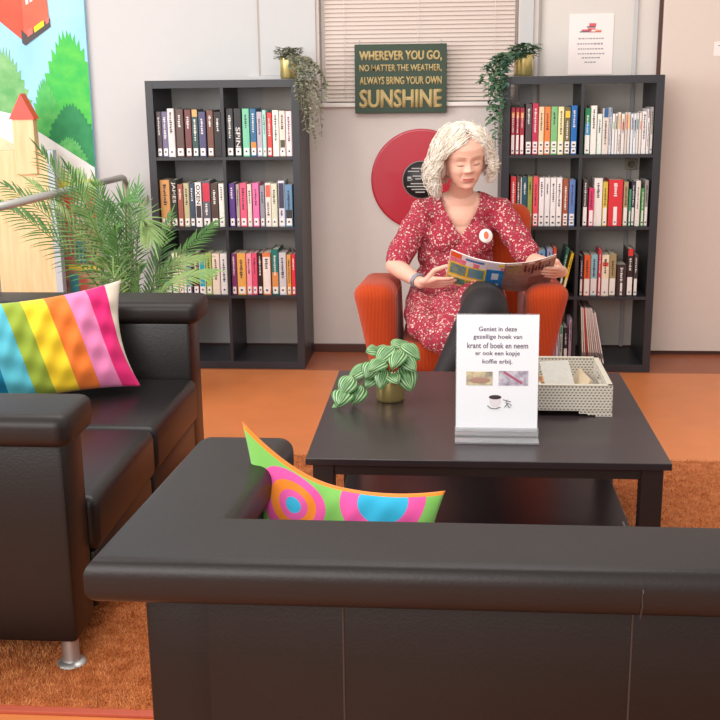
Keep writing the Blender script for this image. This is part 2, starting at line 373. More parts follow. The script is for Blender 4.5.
# ---------------------------------------------------------------- pillows
def pillow(root, name, W_, H_, T_, Mx, m, n=44, sag=0, fold=.0, pinch=.10, ear=None):
    """stuffed square cushion; the cloth's own (u,v,side) is stored so the print follows it"""
    bm = BM(); G = {}; uv = []
    for side in (1, -1):
        for i in range(n+1):
            for j in range(n+1):
                u, v = i/n*2-1, j/n*2-1
                if side == -1 and (abs(u) == 1 or abs(v) == 1): G[side, i, j] = G[1, i, j]; continue
                e = (1-abs(u)**2.6)*(1-abs(v)**2.6); t = T_*max(0, e)**.55
                x = u*W_/2*(1-pinch*(1-abs(v)**2)*abs(u)**3); z = v*H_/2*(1-pinch*(1-abs(u)**2)*abs(v)**3)
                wr = fold*(math.sin(u*11+v*5+1.3)*math.sin(v*7-u*3))*e**.5 + fold*.7*math.sin(u*23-v*9)*e + fold*1.2*math.sin(u*6+v*14)*abs(u)**2*e**.4
                P = Vector((x, -side*(t+wr), z - sag*(1-u*u)*max(0, v)))
                if ear and u < 0 and v > -.2: P += Vector((ear[0], 0, ear[1]))*abs(u)**3*max(0, (v+.2)/1.2)**2.2
                G[side, i, j] = bm.verts.new(P); uv.append((u, v, side))
    for side in (1, -1):
        for i in range(n):
            for j in range(n):
                q = [G[side, i, j], G[side, i+1, j], G[side, i+1, j+1], G[side, i, j+1]]
                if side == -1: q.reverse()
                bm.faces.new(q).smooth = True
    for v in bm.verts: v.co = Mx @ v.co
    o = obj(name, bm, m, root)
    at = o.data.attributes.new('cloth', 'FLOAT_VECTOR', 'POINT')
    for k, q in enumerate(uv): at.data[k].vector = q
    return o
def mtx(loc, yaw, tilt, roll):
    return Matrix.Translation(loc) @ Matrix.Rotation(yaw, 4, 'Z') @ Matrix.Rotation(tilt, 4, 'X') @ Matrix.Rotation(roll, 4, 'Y')
def cloth_mat(name, build):
    m = bpy.data.materials.new(name); m.use_nodes = True; nt = m.node_tree; b = nt.nodes['Principled BSDF']
    b.inputs['Roughness'].default_value = .85; b.inputs['Specular IOR Level'].default_value = .2; b.inputs['Sheen Weight'].default_value = .15
    at = nt.nodes.new('ShaderNodeAttribute'); at.attribute_name = 'cloth'; sp = nt.nodes.new('ShaderNodeSeparateXYZ'); nt.links.new(at.outputs['Vector'], sp.inputs[0])
    nt.links.new(build(nt, at, sp), b.inputs[0])
    tc = nt.nodes.new('ShaderNodeTexCoord'); n = nt.nodes.new('ShaderNodeTexNoise'); n.inputs['Scale'].default_value = 350; nt.links.new(tc.outputs['Object'], n.inputs[0])
    bp = nt.nodes.new('ShaderNodeBump'); bp.inputs['Strength'].default_value = .2; bp.inputs['Distance'].default_value = .002; nt.links.new(n.outputs[0], bp.inputs['Height']); nt.links.new(bp.outputs[0], b.inputs['Normal'])
    return m
def node_math(nt, op, a, b=None, c=None):
    n = nt.nodes.new('ShaderNodeMath'); n.operation = op
    for k, v in enumerate((a, b, c)):
        if v is None: continue
        if isinstance(v, (int, float)): n.inputs[k].default_value = v
        else: nt.links.new(v, n.inputs[k])
    return n.outputs[0]
def mixc(nt, f, a, c):
    n = nt.nodes.new('ShaderNodeMixRGB'); nt.links.new(f, n.inputs[0])
    if isinstance(a, str): n.inputs[1].default_value = lin(a)
    else: nt.links.new(a, n.inputs[1])
    n.inputs[2].default_value = lin(c); return n.outputs[0]
def rainbow(nt, at, sp):
    x = node_math(nt, 'MULTIPLY_ADD', sp.outputs[1], .12, sp.outputs[0])
    x = node_math(nt, 'MULTIPLY_ADD', x, .5, .5); r = nt.nodes.new('ShaderNodeValToRGB'); r.color_ramp.interpolation = 'CONSTANT'; e = r.color_ramp.elements
    e[0].position = 0; e[0].color = lin('0b6c90'); e[1].position = .18; e[1].color = lin('54acbc')
    for p_, c_ in ((.33, '8a9c34'), (.44, 'e0bc28'), (.575, 'dc702c'), (.70, 'd478a4'), (.83, 'cc2468'), (.95, 'c4b8a8')): q = e.new(p_); q.color = lin(c_)
    nt.links.new(x, r.inputs[0]); return mixc(nt, node_math(nt, 'LESS_THAN', sp.outputs[2], -.5), r.outputs[0], 'c4b8a8')
def circles(nt, at, sp):
    c = '84c460'
    for cu, cv, rings in ((-.38, .22, [(.26, '38a8dc')]), (.62, -.35, [(.36, '38b4dc'), (.2, 'f05ca8')]), (.05, -.7, [(.4, 'f05ca8'), (.22, 'f88c30')]), (-.56, .60, [(.34, 'f05ca8'), (.24, 'f88c30'), (.15, 'ec60ac'), (.08, '3cb4dc')]), (.36, .86, [(.46, 'f05ca8'), (.27, '38b4dc')])):
        d = node_math(nt, 'SQRT', node_math(nt, 'ADD', node_math(nt, 'POWER', node_math(nt, 'SUBTRACT', sp.outputs[0], cu), 2.0), node_math(nt, 'POWER', node_math(nt, 'SUBTRACT', sp.outputs[1], cv), 2.0)))
        for r, k in rings: c = mixc(nt, node_math(nt, 'LESS_THAN', d, r), c, k)
    c = mixc(nt, node_math(nt, 'GREATER_THAN', sp.outputs[1], .955), c, 'f88c30')
    return mixc(nt, node_math(nt, 'LESS_THAN', sp.outputs[2], -.5), c, 'f08a38')
p1 = thing('rainbow_pillow', 'rainbow striped pillow leaning in the corner of the left sofa', 'pillow', (-1.30, -2.0, .43))
pillow(p1, 'cover', .56, .375, .062, mtx(Vector((-1.345, -2.03, .600)), math.radians(22), math.radians(-20), math.radians(-5)), cloth_mat('rainbow_stripe_cotton', rainbow), n=72, fold=.008, pinch=.13)
p2 = thing('green_pillow', 'lime green pillow with pink and blue circles on the front sofa', 'pillow', (-.2, -3.55, .43))
pillow(p2, 'cover', .375, .38, .045, mtx(Vector((-.220, -3.50, .500)), math.radians(2), math.radians(-12), math.radians(10)), cloth_mat('circle_print_cotton', circles), sag=.012, ear=(-.055, .066), fold=.004, n=80)

# ---------------------------------------------------------------- coffee table
TB = mat('black_brown_table', '30272a', .28, spec=.45, noise=.06, nscale=20, stretch=(1, 8, 1))
TB2 = mat('black_brown_table_frame', '261c1b', .45)
ct = thing('coffee_table', 'black brown square coffee table with a lower shelf on the rug', 'table', (.105, -2.22, 0))
bm = BM(); bb(bm, -.390, .600, -2.700, -1.741, .430, .450, .002); obj('tabletop', bm, TB, ct)
for x in (-.372, .524):
    for y in (-2.683, -1.818):
        bm = BM(); bb(bm, x, x+.058, y, y+.058, .011, .430, .002); obj('leg', bm, TB2, ct)
for a in ((-.314, .524, -2.675, -2.655, .395, .430), (-.314, .524, -1.785, -1.765, .395, .430), (-.364, -.344, -2.625, -1.818, .395, .430), (.552, .572, -2.625, -1.818, .395, .430)):
    bm = BM(); bb(bm, *a, .001); obj('apron', bm, TB2, ct)
bm = BM(); bb(bm, -.345, .553, -2.66, -1.78, .115, .135, .002); obj('lower_shelf', bm, TB, ct)

# sign card holder
sg = thing('card_holder', 'white notice card in a clear acrylic stand on the coffee table', 'sign', (.14, -2.49, .45))
ACR = mat('clear_acrylic', 'e8e8ea', .05, trans=.75, spec=.6)
tl = Euler((math.radians(-5), 0, 0)).to_matrix()
def on_card(bm, dz=0, dx=0, lay=0): # local x,z -> leaning card plane
    return xf(xf(bm, (dx, -.0030-.0006*lay, dz)), (.139, -2.497, .470), tl)
bm = BM(); bb(bm, -.118, .118, 0, .0022, 0, .340, .0005); obj('acrylic_sheet', xf(bm, (.139, -2.4935, .470), tl), ACR, sg)
bm = BM(); bb(bm, -.116, .116, -.0028, -.0010, .002, .338); cd = obj('paper_card', xf(bm, (.139, -2.497, .470), tl), mat('notice_paper', 'f4f5fa', .5), sg)
bm = BM(); prism(bm, [(0, 0), (1, 0), (1, 1)], 0, 0) if 0 else None
bb(bm, .020, .258, -2.555, -2.44, .4502, .456, .001); bb(bm, .020, .258, -2.512, -2.484, .456, .482, .002); obj('acrylic_base', bm, ACR, sg)
TXT = mat('notice_text_plum', '5c4c66', .6)
for i, (s, w_) in enumerate((('Geniet in deze', .108), ('gezellige hoek van', .138), ('krant of boek en neem', .172), ('er ook een kopje', .126), ('koffie erbij.', .085))):
    obj('lettering', on_card(text_bm(s, w_, .0165 if i in (1, 2, 3, 4) else .0135, .012, .0003), .298-.0238*i), TXT, cd)
def card_img(x0, x1, z0, z1, c, c2, ns):
    bm = BM(); bb(bm, x0, x1, -.0005, 0, z0, z1); obj('printed_picture', on_card(bm), mat('print_'+c, c, .6, c2=c2, nscale=ns), cd)
card_img(-.088, -.013, .135, .175, 'e4d4a8', '8c8478', 45)
card_img(.004, .088, .135, .178, 'dcd8e0', '8c7c94', 60)
bm = BM(); box(bm, (.045, -.0008, .158), (.062, .0004, .007), (0, math.radians(32), 0)); obj('printed_picture', on_card(bm), mat('print_red', 'b05878', .6), cd)
bm = BM(); ell(bm, (-.05, -.0006, .150), (.03, .0004, .009)); obj('printed_picture', on_card(bm), mat('print_brown', 'b08878', .6), cd)
# printed coffee cup
bm = BM(); prism(bm, [(-.022+.044*0, .100), (.012, .100), (.010, .082), (.002, .073), (-.012, .073), (-.020, .082)], -.0006, .0005); obj('printed_cup', on_card(bm), mat('print_cup', 'e4dce0', .6), cd)
bm = BM(); ell(bm, (-.005, -.0007, .101), (.018, .0005, .0065)); obj('printed_coffee', on_card(bm), mat('print_coffee', '3c2c30', .6), cd)
bm = BM(); tube(bm, [(-.026, -.0008, .076), (-.018, -.0008, .069), (-.004, -.0008, .067), (.010, -.0008, .072)], .0012, 5); tube(bm, [(.022, -.0008, .072), (.032, -.0008, .084), (.042, -.0008, .078), (.036, -.0008, .070), (.026, -.0008, .086), (.03, -.0008, .094)], .001, 5); tube(bm, [(.018, -.0008, .094), (.030, -.0008, .090), (.04, -.0008, .088)], .001, 5); obj('printed_spoon', on_card(bm), mat('print_coffee', '3c2c30', .6), cd)

# rattan tray
RAT = mat('whitewashed_rattan', 'bcb4a4', .7)
def weave_mat():
    m = bpy.data.materials.new('woven_rattan'); m.use_nodes = True; nt = m.node_tree; b = nt.nodes['Principled BSDF']; b.inputs['Roughness'].default_value = .75
    tc = nt.nodes.new('ShaderNodeTexCoord'); sp = nt.nodes.new('ShaderNodeSeparateXYZ'); nt.links.new(tc.outputs['Object'], sp.inputs[0])
    v = node_math(nt, 'DIVIDE', sp.outputs[2], .0088); fv = node_math(nt, 'FRACT', v)
    u = node_math(nt, 'DIVIDE', node_math(nt, 'ADD', sp.outputs[0], sp.outputs[1]), .0115)
    u = node_math(nt, 'ADD', node_math(nt, 'MULTIPLY_ADD', node_math(nt, 'FLOOR', v), .5, u), node_math(nt, 'MULTIPLY', fv, -.35)); fu = node_math(nt, 'FRACT', node_math(nt, 'ADD', u, 100))
    d = node_math(nt, 'MULTIPLY', node_math(nt, 'LESS_THAN', fu, .52), node_math(nt, 'LESS_THAN', node_math(nt, 'ABSOLUTE', node_math(nt, 'SUBTRACT', fv, .5)), .2))
    n = nt.nodes.new('ShaderNodeMixRGB'); nt.links.new(d, n.inputs[0]); n.inputs[1].default_value = lin('ccc4b6'); n.inputs[2].default_value = lin('6c6058'); nt.links.new(n.outputs[0], b.inputs[0])
    bp = nt.nodes.new('ShaderNodeBump'); bp.inputs['Strength'].default_value = .7; bp.inputs['Distance'].default_value = .002; bp.invert = True
    nt.links.new(d, bp.inputs['Height']); nt.links.new(bp.outputs[0], b.inputs['Normal']); return m
WV = weave_mat()
tr = thing('rattan_tray', 'whitewashed woven rattan tray of leaflets behind the notice card', 'tray', (.31, -2.06, .45))
tx0, tx1, ty0, ty1, tz0, tz1 = .10, .500, -2.272, -1.905, .466, .545
bm = BM(); bb(bm, tx0+.01, tx1-.01, ty0+.01, ty1-.01, tz0, tz0+.012, .002); obj('tray_bottom', bm, WV, tr)
bm = BM(); bb(bm, tx0, tx1, ty0, ty0+.016, tz0, tz1, .003); obj('front_wall', bm, WV, tr)
bm = BM(); bb(bm, tx0, tx1, ty1-.016, ty1, tz0, tz1, .003); obj('back_wall', bm, WV, tr)
for xx in (tx0, tx1-.016):
    bm = BM()
    bb(bm, xx, xx+.016, ty0+.016, ty0+.12, tz0, tz1, .002); bb(bm, xx, xx+.016, ty1-.12, ty1-.016, tz0, tz1, .002)
    bb(bm, xx, xx+.016, ty0+.12, ty1-.12, tz0, tz0+.035, .002); bb(bm, xx, xx+.016, ty0+.12, ty1-.12, tz1-.017, tz1, .002)
    obj('side_wall', bm, WV, tr)
bm = BM()
for a in ((tx0, tx1, ty0, ty0+.016), (tx0, tx1, ty1-.016, ty1), (tx0, tx0+.016, ty0, ty1), (tx1-.016, tx1, ty0, ty1)): bb(bm, a[0], a[1], a[2], a[3], tz1, tz1+.004, .001)
obj('rim', bm, RAT, tr)
for xx, sx in ((tx0, 1), (tx1, -1)):
    for yy, sy in ((ty0, 1), (ty1, -1)):
        bm = BM()
        for k, (wd, a, b) in enumerate(((.10, .4585, tz0), (.075, .4545, .4585), (.05, .4502, .4545))): 
            x2 = xx+sx*wd; y2 = yy+sy*.02; bb(bm, min(xx, x2), max(xx, x2), min(yy, y2), max(yy, y2), a, b)
        obj('stepped_foot', bm, WV, tr)
def leaflet(label, loc, s, rz, rx, c, extra=None):
    t = thing('leaflet', label, 'leaflet', loc, 'leaflets in the rattan tray')
    R = Euler((rx, 0, rz)).to_matrix()
    bm = BM(); box(bm, (0, 0, 0), s, None, .0006); obj('sheet', xf(bm, loc, R), hexmat(c, 'paper'), t)
    if extra:
        for (x, y, w_, h_, cc) in extra:
            bm = BM(); box(bm, (x, y, s[2]/2+.0003), (w_, h_, .0005)); obj('printed_patch', xf(bm, loc, R), hexmat(cc, 'print'), t)
leaflet('pale blue leaflet with a brown photo lying flat in the tray', (.235, -2.10, .485), (.15, .20, .006), .1, 0, 'cfe0e4', [(-.01, .04, .11, .09, 'a8744c'), (-.03, -.06, .05, .03, '4c9cc4')])
leaflet('brown patterned leaflet at the back of the tray', (.25, -1.975, .487), (.20, .08, .006), -.05, 0, 'b8885c', [(0, 0, .12, .05, '8c5c3c')])
leaflet('grey photo leaflet standing by the right side of the tray', (.455, -2.03, .500), (.045, .18, .004), .12, .0, '8c8078', [(0, .03, .03, .09, '5c5450')])
lf = thing('leaflet', 'white leaflet with a line of dark print propped in the tray', 'leaflet', (.33, -2.13, .495), 'leaflets in the rattan tray')
R = Euler((math.radians(40), 0, math.radians(12))).to_matrix()
bm = BM(); box(bm, (0, 0, 0), (.095, .13, .006), None, .0006); obj('sheet', xf(bm, (.350, -2.10, .526), R), hexmat('b8b4ac', 'paper'), lf)
for k in range(9):
    bm = BM(); box(bm, (-.040+.009*k, -.045, .0035), (.006, .008, .0006)); obj('printed_mark', xf(bm, (.350, -2.10, .526), R), hexmat('3c3438', 'print'), lf)
bm = BM()
pc = thing('brochure', 'beige folded brochure on edge inside the tray beside the white leaflet', 'brochure', (.40, -2.1, .48))
bm = BM(); box(bm, (.425, -2.11, .513), (.012, .15, .06), (0, math.radians(20), math.radians(8)), .002); obj('folded_sheet', bm, hexmat('bca88c', 'paper'), pc)

# ---------------------------------------------------------------- leaves and plants
def leaf(bm, base, d, up, L, Wd, droop=.25, n=6, fold=.15):
    """one pointed leaf blade; d direction, up its top side"""
    base = Vector(base); d = Vector(d).normalized(); s = d.cross(Vector(up))
    if s.length < 1e-3: s = Vector((1, 0, 0))
    s.normalize(); nrm = s.cross(d).normalized(); rows = []
    for i in range(n+1):
        t = i/n; w_ = Wd/2*math.sin(PI*min(1, t**.75))**.8 if 0 < t < 1 else .0004
        c = base + d*L*t - Vector((0, 0, 1))*droop*L*t*t
        rows.append([bm.verts.new(c - s*w_ + nrm*fold*w_), bm.verts.new(c), bm.verts.new(c + s*w_ + nrm*fold*w_)])
    for a, b in zip(rows, rows[1:]):
        for k in (0, 1): bm.faces.new((a[k], a[k+1], b[k+1], b[k])).smooth = True
def gold_pot(name, c, r, h, parent, m):
    bm = BM(); lathe(bm, [(.001, 0), (r*.9, 0), (r*.93, .003), (r*.95, h*.06), (r, h*.1), (r*1.02, h-.002), (r*1.02, h), (r*.95, h), (r*.93, h-.008), (.001, h-.012)], c, 36)
    return obj(name, bm, m, parent)
BRASS = mat('brushed_brass', 'dcc680', .28, metal=.78)
SOIL = mat('potting_soil', '3a2a20', .95)
# striped foliage plant on the coffee table
def stripe_leaf_mat():
    m = bpy.data.materials.new('striped_leaf'); m.use_nodes = True; nt = m.node_tree; b = nt.nodes['Principled BSDF']; b.inputs['Roughness'].default_value = .42
    at = nt.nodes.new('ShaderNodeAttribute'); at.attribute_name = 'vein'; r = nt.nodes.new('ShaderNodeValToRGB'); e = r.color_ramp.elements
    e[0].position = .50; e[0].color = lin('35692f'); e[1].position = .82; e[1].color = lin('b0cc9c'); nt.links.new(at.outputs['Fac'], r.inputs[0]); nt.links.new(r.outputs[0], b.inputs[0])
    b.inputs['Subsurface Weight'].default_value = 0; return m
SLM = stripe_leaf_mat()
def broad_leaf(name, base, tip, up, wid, parent, cup=.18, n=26, mm=17):
    base, tip = Vector(base), Vector(tip); d = tip-base; L = d.length; d.normalize(); s = d.cross(Vector(up)).normalized(); nr = s.cross(d)
    bm = BM(); G = []; vals = []
    for i in range(n+1):
        t = i/n; hw = 1.12*wid/2*(math.sin(PI*t**.72))**.75 if 0 < i < n else .0003
        row = []
        for j in range(mm):
            u = j/(mm-1)*2-1
            v = bm.verts.new(base + d*L*t + s*hw*u + nr*(-cup*wid*(u*u) + .10*L*math.sin(PI*t) - .10*L*t*t))
            row.append(v); vals.append(.5+.5*math.cos(2*PI*(3.4*abs(u)**.9 * 1.0 + .25*math.sin(PI*t))) )
        G.append(row)
    for a, b in zip(G, G[1:]):
        for k in range(mm-1): bm.faces.new((a[k], a[k+1], b[k+1], b[k])).smooth = True
    o = obj(name, bm, SLM, parent, recalc=False)
    at = o.data.attributes.new('vein', 'FLOAT', 'POINT')
    for i, v in enumerate(vals): at.data[i].value = v
    return o
pp = thing('striped_leaf_plant', 'small striped green leaf plant in a brass pot on the coffee table', 'plant', (-.187, -2.11, .45))
pot = gold_pot('brass_pot', (-.187, -2.11, .4502), .046, .080, pp, BRASS)
bm = BM(); lathe(bm, [(.001, .007), (.030, .006), (.0425, 0)], (-.187, -2.11, .520), 24); obj('soil', bm, SOIL, pot)
P0 = Vector((-.187, -2.11, .53))
LV = [((-.235, -2.16, .590), (-.262, -2.19, .545), .062), ((-.20, -2.17, .60), (-.245, -2.23, .585), .056), ((-.175, -2.13, .635), (-.225, -2.19, .598), .062), ((-.15, -2.14, .625), (-.175, -2.21, .59), .058),
 ((-.15, -2.10, .635), (-.09, -2.14, .60), .056), ((-.155, -2.12, .60), (-.105, -2.18, .575), .058), ((-.15, -2.14, .57), (-.115, -2.20, .515), .072), ((-.20, -2.17, .57), (-.215, -2.215, .52), .052),
 ((-.235, -2.15, .545), (-.265, -2.18, .515), .05), ((-.25, -2.14, .575), (-.325, -2.17, .535), .052), ((-.305, -2.17, .545), (-.345, -2.20, .49), .064), ((-.325, -2.17, .505), (-.345, -2.23, .472), .070),
 ((-.275, -2.17, .515), (-.305, -2.20, .462), .060), ((-.18, -2.07, .62), (-.13, -2.03, .63), .055), ((-.21, -2.08, .61), (-.26, -2.03, .60), .055), ((-.185, -2.17, .555), (-.16, -2.22, .545), .05), ((-.22, -2.12, .62), (-.26, -2.14, .625), .05), ((-.345, -2.20, .462), (-.365, -2.22, .455), .018)]
bm = BM()
for a, b, w_ in LV:
    a = Vector(a); mid = (P0+a)/2 + Vector((0, 0, .018)); tube(bm, [P0 + Vector(((a.x-P0.x)*.15, (a.y-P0.y)*.15, -.005)), mid, a], .0018, 6)
obj('stems', bm, mat('reddish_stem', '7a8448', .6), pp)
for a, b, w_ in LV:
    d = Vector(b)-Vector(a); broad_leaf('leaf', a, b, (d.x*.3, -.55, .8), w_, pp)

# palm behind the left sofa
PALM = mat('palm_leaflet_green', '608c40', .5, c2='3a6834', nscale=9); PALM2 = mat('palm_leaflet_light', '9cb470', .5, c2='648c48', nscale=9)
pr = random.Random(11)
pm = thing('potted_palm', 'leafy green palm rising behind the far arm of the left sofa', 'plant', (-1.47, -.62, 0))
bm = BM(); lathe(bm, [(.001, .001), (.11, .001), (.14, .26), (.15, .27), (.15, .29), (.135, .29), (.13, .27), (.001, .265)], (-1.47, -.62, 0), 32); obj('planter', bm, mat('grey_planter', '8c8c88', .6), pm)
def frond(base, tip, arch, leaf_l, m, n=34, spread=1.0, r=.005, up=Vector((0, -.6, .8))):
    base, tip = Vector(base), Vector(tip); bm = BM(); pts = []
    for i in range(n+1):
        t = i/n; p = base.lerp(tip, t) + Vector((0, 0, 1))*arch*math.sin(PI*t**.9); pts.append(p)
    tube(bm, pts, [r*(1-.8*i/n) for i in range(n+1)], 6)
    for i in range(int(n*.28), n+1):
        t = i/n; d = (pts[min(n, i+1)] - pts[i-1]).normalized(); s = d.cross(up).normalized()
        for sg_ in (-1, 1):
            L = leaf_l*(math.sin(PI*(.18+.74*(t-.28)/.72)))**.7*pr.uniform(.85, 1.1)
            dd = d*(.75+.4*t) + s*sg_*spread*(1.05-.5*t) + Vector((pr.gauss(0, .05), pr.gauss(0, .05), pr.gauss(0, .05)))
            leaf(bm, pts[i], dd, up, L*.86, .0092, .22, 5, .25)
        if i == n: leaf(bm, pts[i], d, up, leaf_l*.6, .009, .2)
    obj('frond', bm, m, pm, recalc=False)
b0 = Vector((-1.47, -.62, .27))
for tip, ar, ll, m in [((-1.62, -.9, 1.10), .08, .16, 0), ((-1.56, -.6, .92), .05, .15, 0), ((-1.78, -.9, 1.04), .1, .16, 1), ((-1.45, -.85, .84), .16, .15, 0), ((-1.74, -.86, 1.16), .10, .20, 0), ((-1.93, -.80, 1.02), .12, .19, 0), ((-1.90, -.95, .96), .10, .18, 0), ((-1.70, -.55, 1.05), .12, .18, 1), ((-1.40, -.80, .96), .24, .20, 0), ((-1.32, -.75, .80), .30, .17, 1), ((-1.44, -.5, .98), .05, .17, 0),
    ((-1.13, -.30, .80), .08, .13, 0), ((-1.17, -.45, .66), .12, .13, 1), ((-1.62, -.85, .92), .12, .18, 1), ((-1.28, -.55, .86), .02, .14, 0), ((-1.55, -.75, 1.02), .06, .17, 0), ((-1.5, -.9, .72), .1, .14, 1), ((-1.36, -.85, .68), .08, .14, 0), ((-1.08, -.62, .62), .10, .12, 1),]:
    frond(b0 + Vector((pr.uniform(-.04, .04), pr.uniform(-.04, .04), 0)), tip, ar, ll, PALM2 if m else PALM)

# trailing plants on top of the bookcases
def trailing(name, label, potc, potr, poth, strands, m, ml, lw, ll, stem_m, seed, potm, dens=.013, mound=None):
    q = random.Random(seed); t = thing(name, label, 'plant', potc)
    pt = gold_pot('pot', potc, potr, poth, t, potm)
    bm = BM(); lathe(bm, [(.001, .004), (potr*.9, 0)], (potc[0], potc[1], potc[2]+poth-.014), 20); obj('soil', bm, SOIL, pt)
    top = Vector(potc) + Vector((0, 0, poth))
    for (ex, ey, ez, outx, outy) in strands:
        a = top + Vector((q.uniform(-.02, .02), q.uniform(-.02, .02), -.005)); e = Vector((ex, ey, ez)); k = Vector((outx, outy, top.z + q.uniform(.01, .05)))
        edge = Vector((outx + (ex-outx)*.5, min(ey, outy), top.z-.06)); bm = BM(); pts = []
        n = 26
        for i in range(n+1):
            s = i/n
            p = (a*(1-s)**3 + k*3*s*(1-s)**2 + edge*3*s*s*(1-s) + e*s**3) + Vector((math.sin(s*9+ex*50)*.006, math.cos(s*8+ex*40)*.004, 0)); pts.append(p)
        tube(bm, pts, .0013, 5)
        ln = sum((pts[i+1]-pts[i]).length for i in range(n)); cnt = int(ln/dens)
        for i in range(cnt):
            s = (i+.5)/cnt*n; i0 = min(n-1, int(s)); p = pts[i0].lerp(pts[i0+1], s-i0); an = q.uniform(0, 2*PI)
            d = Vector((math.cos(an), math.sin(an)*.7-.25, q.uniform(-.6, .5)))
            leaf(bm, p, d, (0, -.3, 1), ll*q.uniform(.7, 1.2), lw*q.uniform(.8, 1.2), .3, 4, .2)
        o = obj('vine', bm, [m, ml][q.random() < .4], t, recalc=False)
    if mound:
        bm = BM()
        for i in range(mound):
            an = q.uniform(0, 2*PI); r = potr*q.uniform(.1, 1.6); p = top + Vector((math.cos(an)*r, math.sin(an)*r, q.uniform(-.01, .045)))
            leaf(bm, p, (math.cos(an), math.sin(an), q.uniform(-.2, .9)), (0, 0, 1), ll*q.uniform(.8, 1.3), lw*q.uniform(.9, 1.4), .3, 4, .2)
        obj('leaf_mound', bm, m, t, recalc=False)
g1 = mat('dusty_sage_leaf', '6c7258', .6, c2='98947c', nscale=40); g2 = mat('dusty_sage_leaf_pale', 'b0a890', .6, c2='5c604c', nscale=40)
yf = -.03
trailing('trailing_sage_plant', 'dusty sage trailing plant in a gold pot on the left bookcase', (-.815, .17, 1.472), .044, .105,
 [(-.665, yf-.01, 1.13, -.70, .03), (-.640, yf+.02, 1.19, -.67, .05), (-.70, yf-.02, 1.22, -.74, .02), (-.715, yf-.02, 1.30, -.76, .0), (-.655, yf, 1.26, -.67, .03), (-.61, yf+.03, 1.37, -.64, .06), (-.745, yf-.02, 1.36, -.78, 0), (-.62, .02, 1.42, -.66, .1), (-.675, yf-.02, 1.20, -.72, .0), (-.69, yf-.01, 1.33, -.74, .05), (-.64, .0, 1.31, -.68, .1), (-.725, yf-.02, 1.42, -.75, .05)],
 g1, g2, .014, .021, None, 4, BRASS, .0052, 420)
d1 = mat('dark_ivy_leaf', '3e5c40', .5, c2='5c7c58', nscale=30); d2 = mat('dark_ivy_leaf_cool', '55786a', .5, c2='365040', nscale=30)
trailing('trailing_ivy_plant', 'dark green trailing plant in a brass pot on the right bookcase', (.362, .19, 1.472), .045, .105,
 [(.215, yf-.01, 1.12, .22, .02), (.195, yf+.01, 1.25, .20, .03), (.235, yf-.02, 1.22, .25, .0), (.185, yf, 1.38, .2, .03), (.225, yf-.02, 1.15, .24, .0), (.245, yf-.02, 1.32, .27, .0), (.165, .02, 1.52, .22, .1), (.205, yf, 1.30, .22, .05), (.23, yf-.01, 1.40, .25, .03), (.15, .05, 1.44, .2, .08), (.24, .0, 1.44, .28, .05)],
 d1, d2, .022, .032, None, 9, BRASS, .0085, 170)
bm = BM()

# ---------------------------------------------------------------- bookcases
BKM = mat('bookcase_black_foil', '2b2b30', .42, noise=.05, nscale=10)
def bookcase(label, x0, grp):
    W_, H_, D_ = .77, 1.47, .385; t = thing('bookcase', label, 'bookcase', (x0+W_/2, D_/2, 0), grp)
    y0 = 0
    for x in (x0, x0+W_-.038):
        bm = BM(); bb(bm, x, x+.038, y0, D_, .0005, H_, .001); obj('side_panel', bm, BKM, t)
    bm = BM(); bb(bm, x0+.038, x0+W_-.038, y0, D_, H_-.038, H_, .001); obj('top_panel', bm, BKM, t)
    bm = BM(); bb(bm, x0+.038, x0+W_-.038, y0, D_, .0005, .038, .001); obj('bottom_panel', bm, BKM, t)
    for k in (1, 2, 3):
        z = .038+.3525*k-.016
        bm = BM(); bb(bm, x0+.038, x0+W_-.038, y0+.001, D_-.001, z, z+.016, .0005); obj('shelf', bm, BKM, t)
    for k in range(4):
        z = .038+.3525*k
        bm = BM(); bb(bm, x0+.377, x0+.393, y0+.001, D_-.001, z, z+.3365, .0005); obj('divider', bm, BKM, t)
bookcase('black eight-cell bookcase left of the red disc, lowest cells empty', -1.515, 'black bookcases')
bookcase('black eight-cell bookcase right of the seated woman, magazines in a low cell', .252, 'black bookcases')

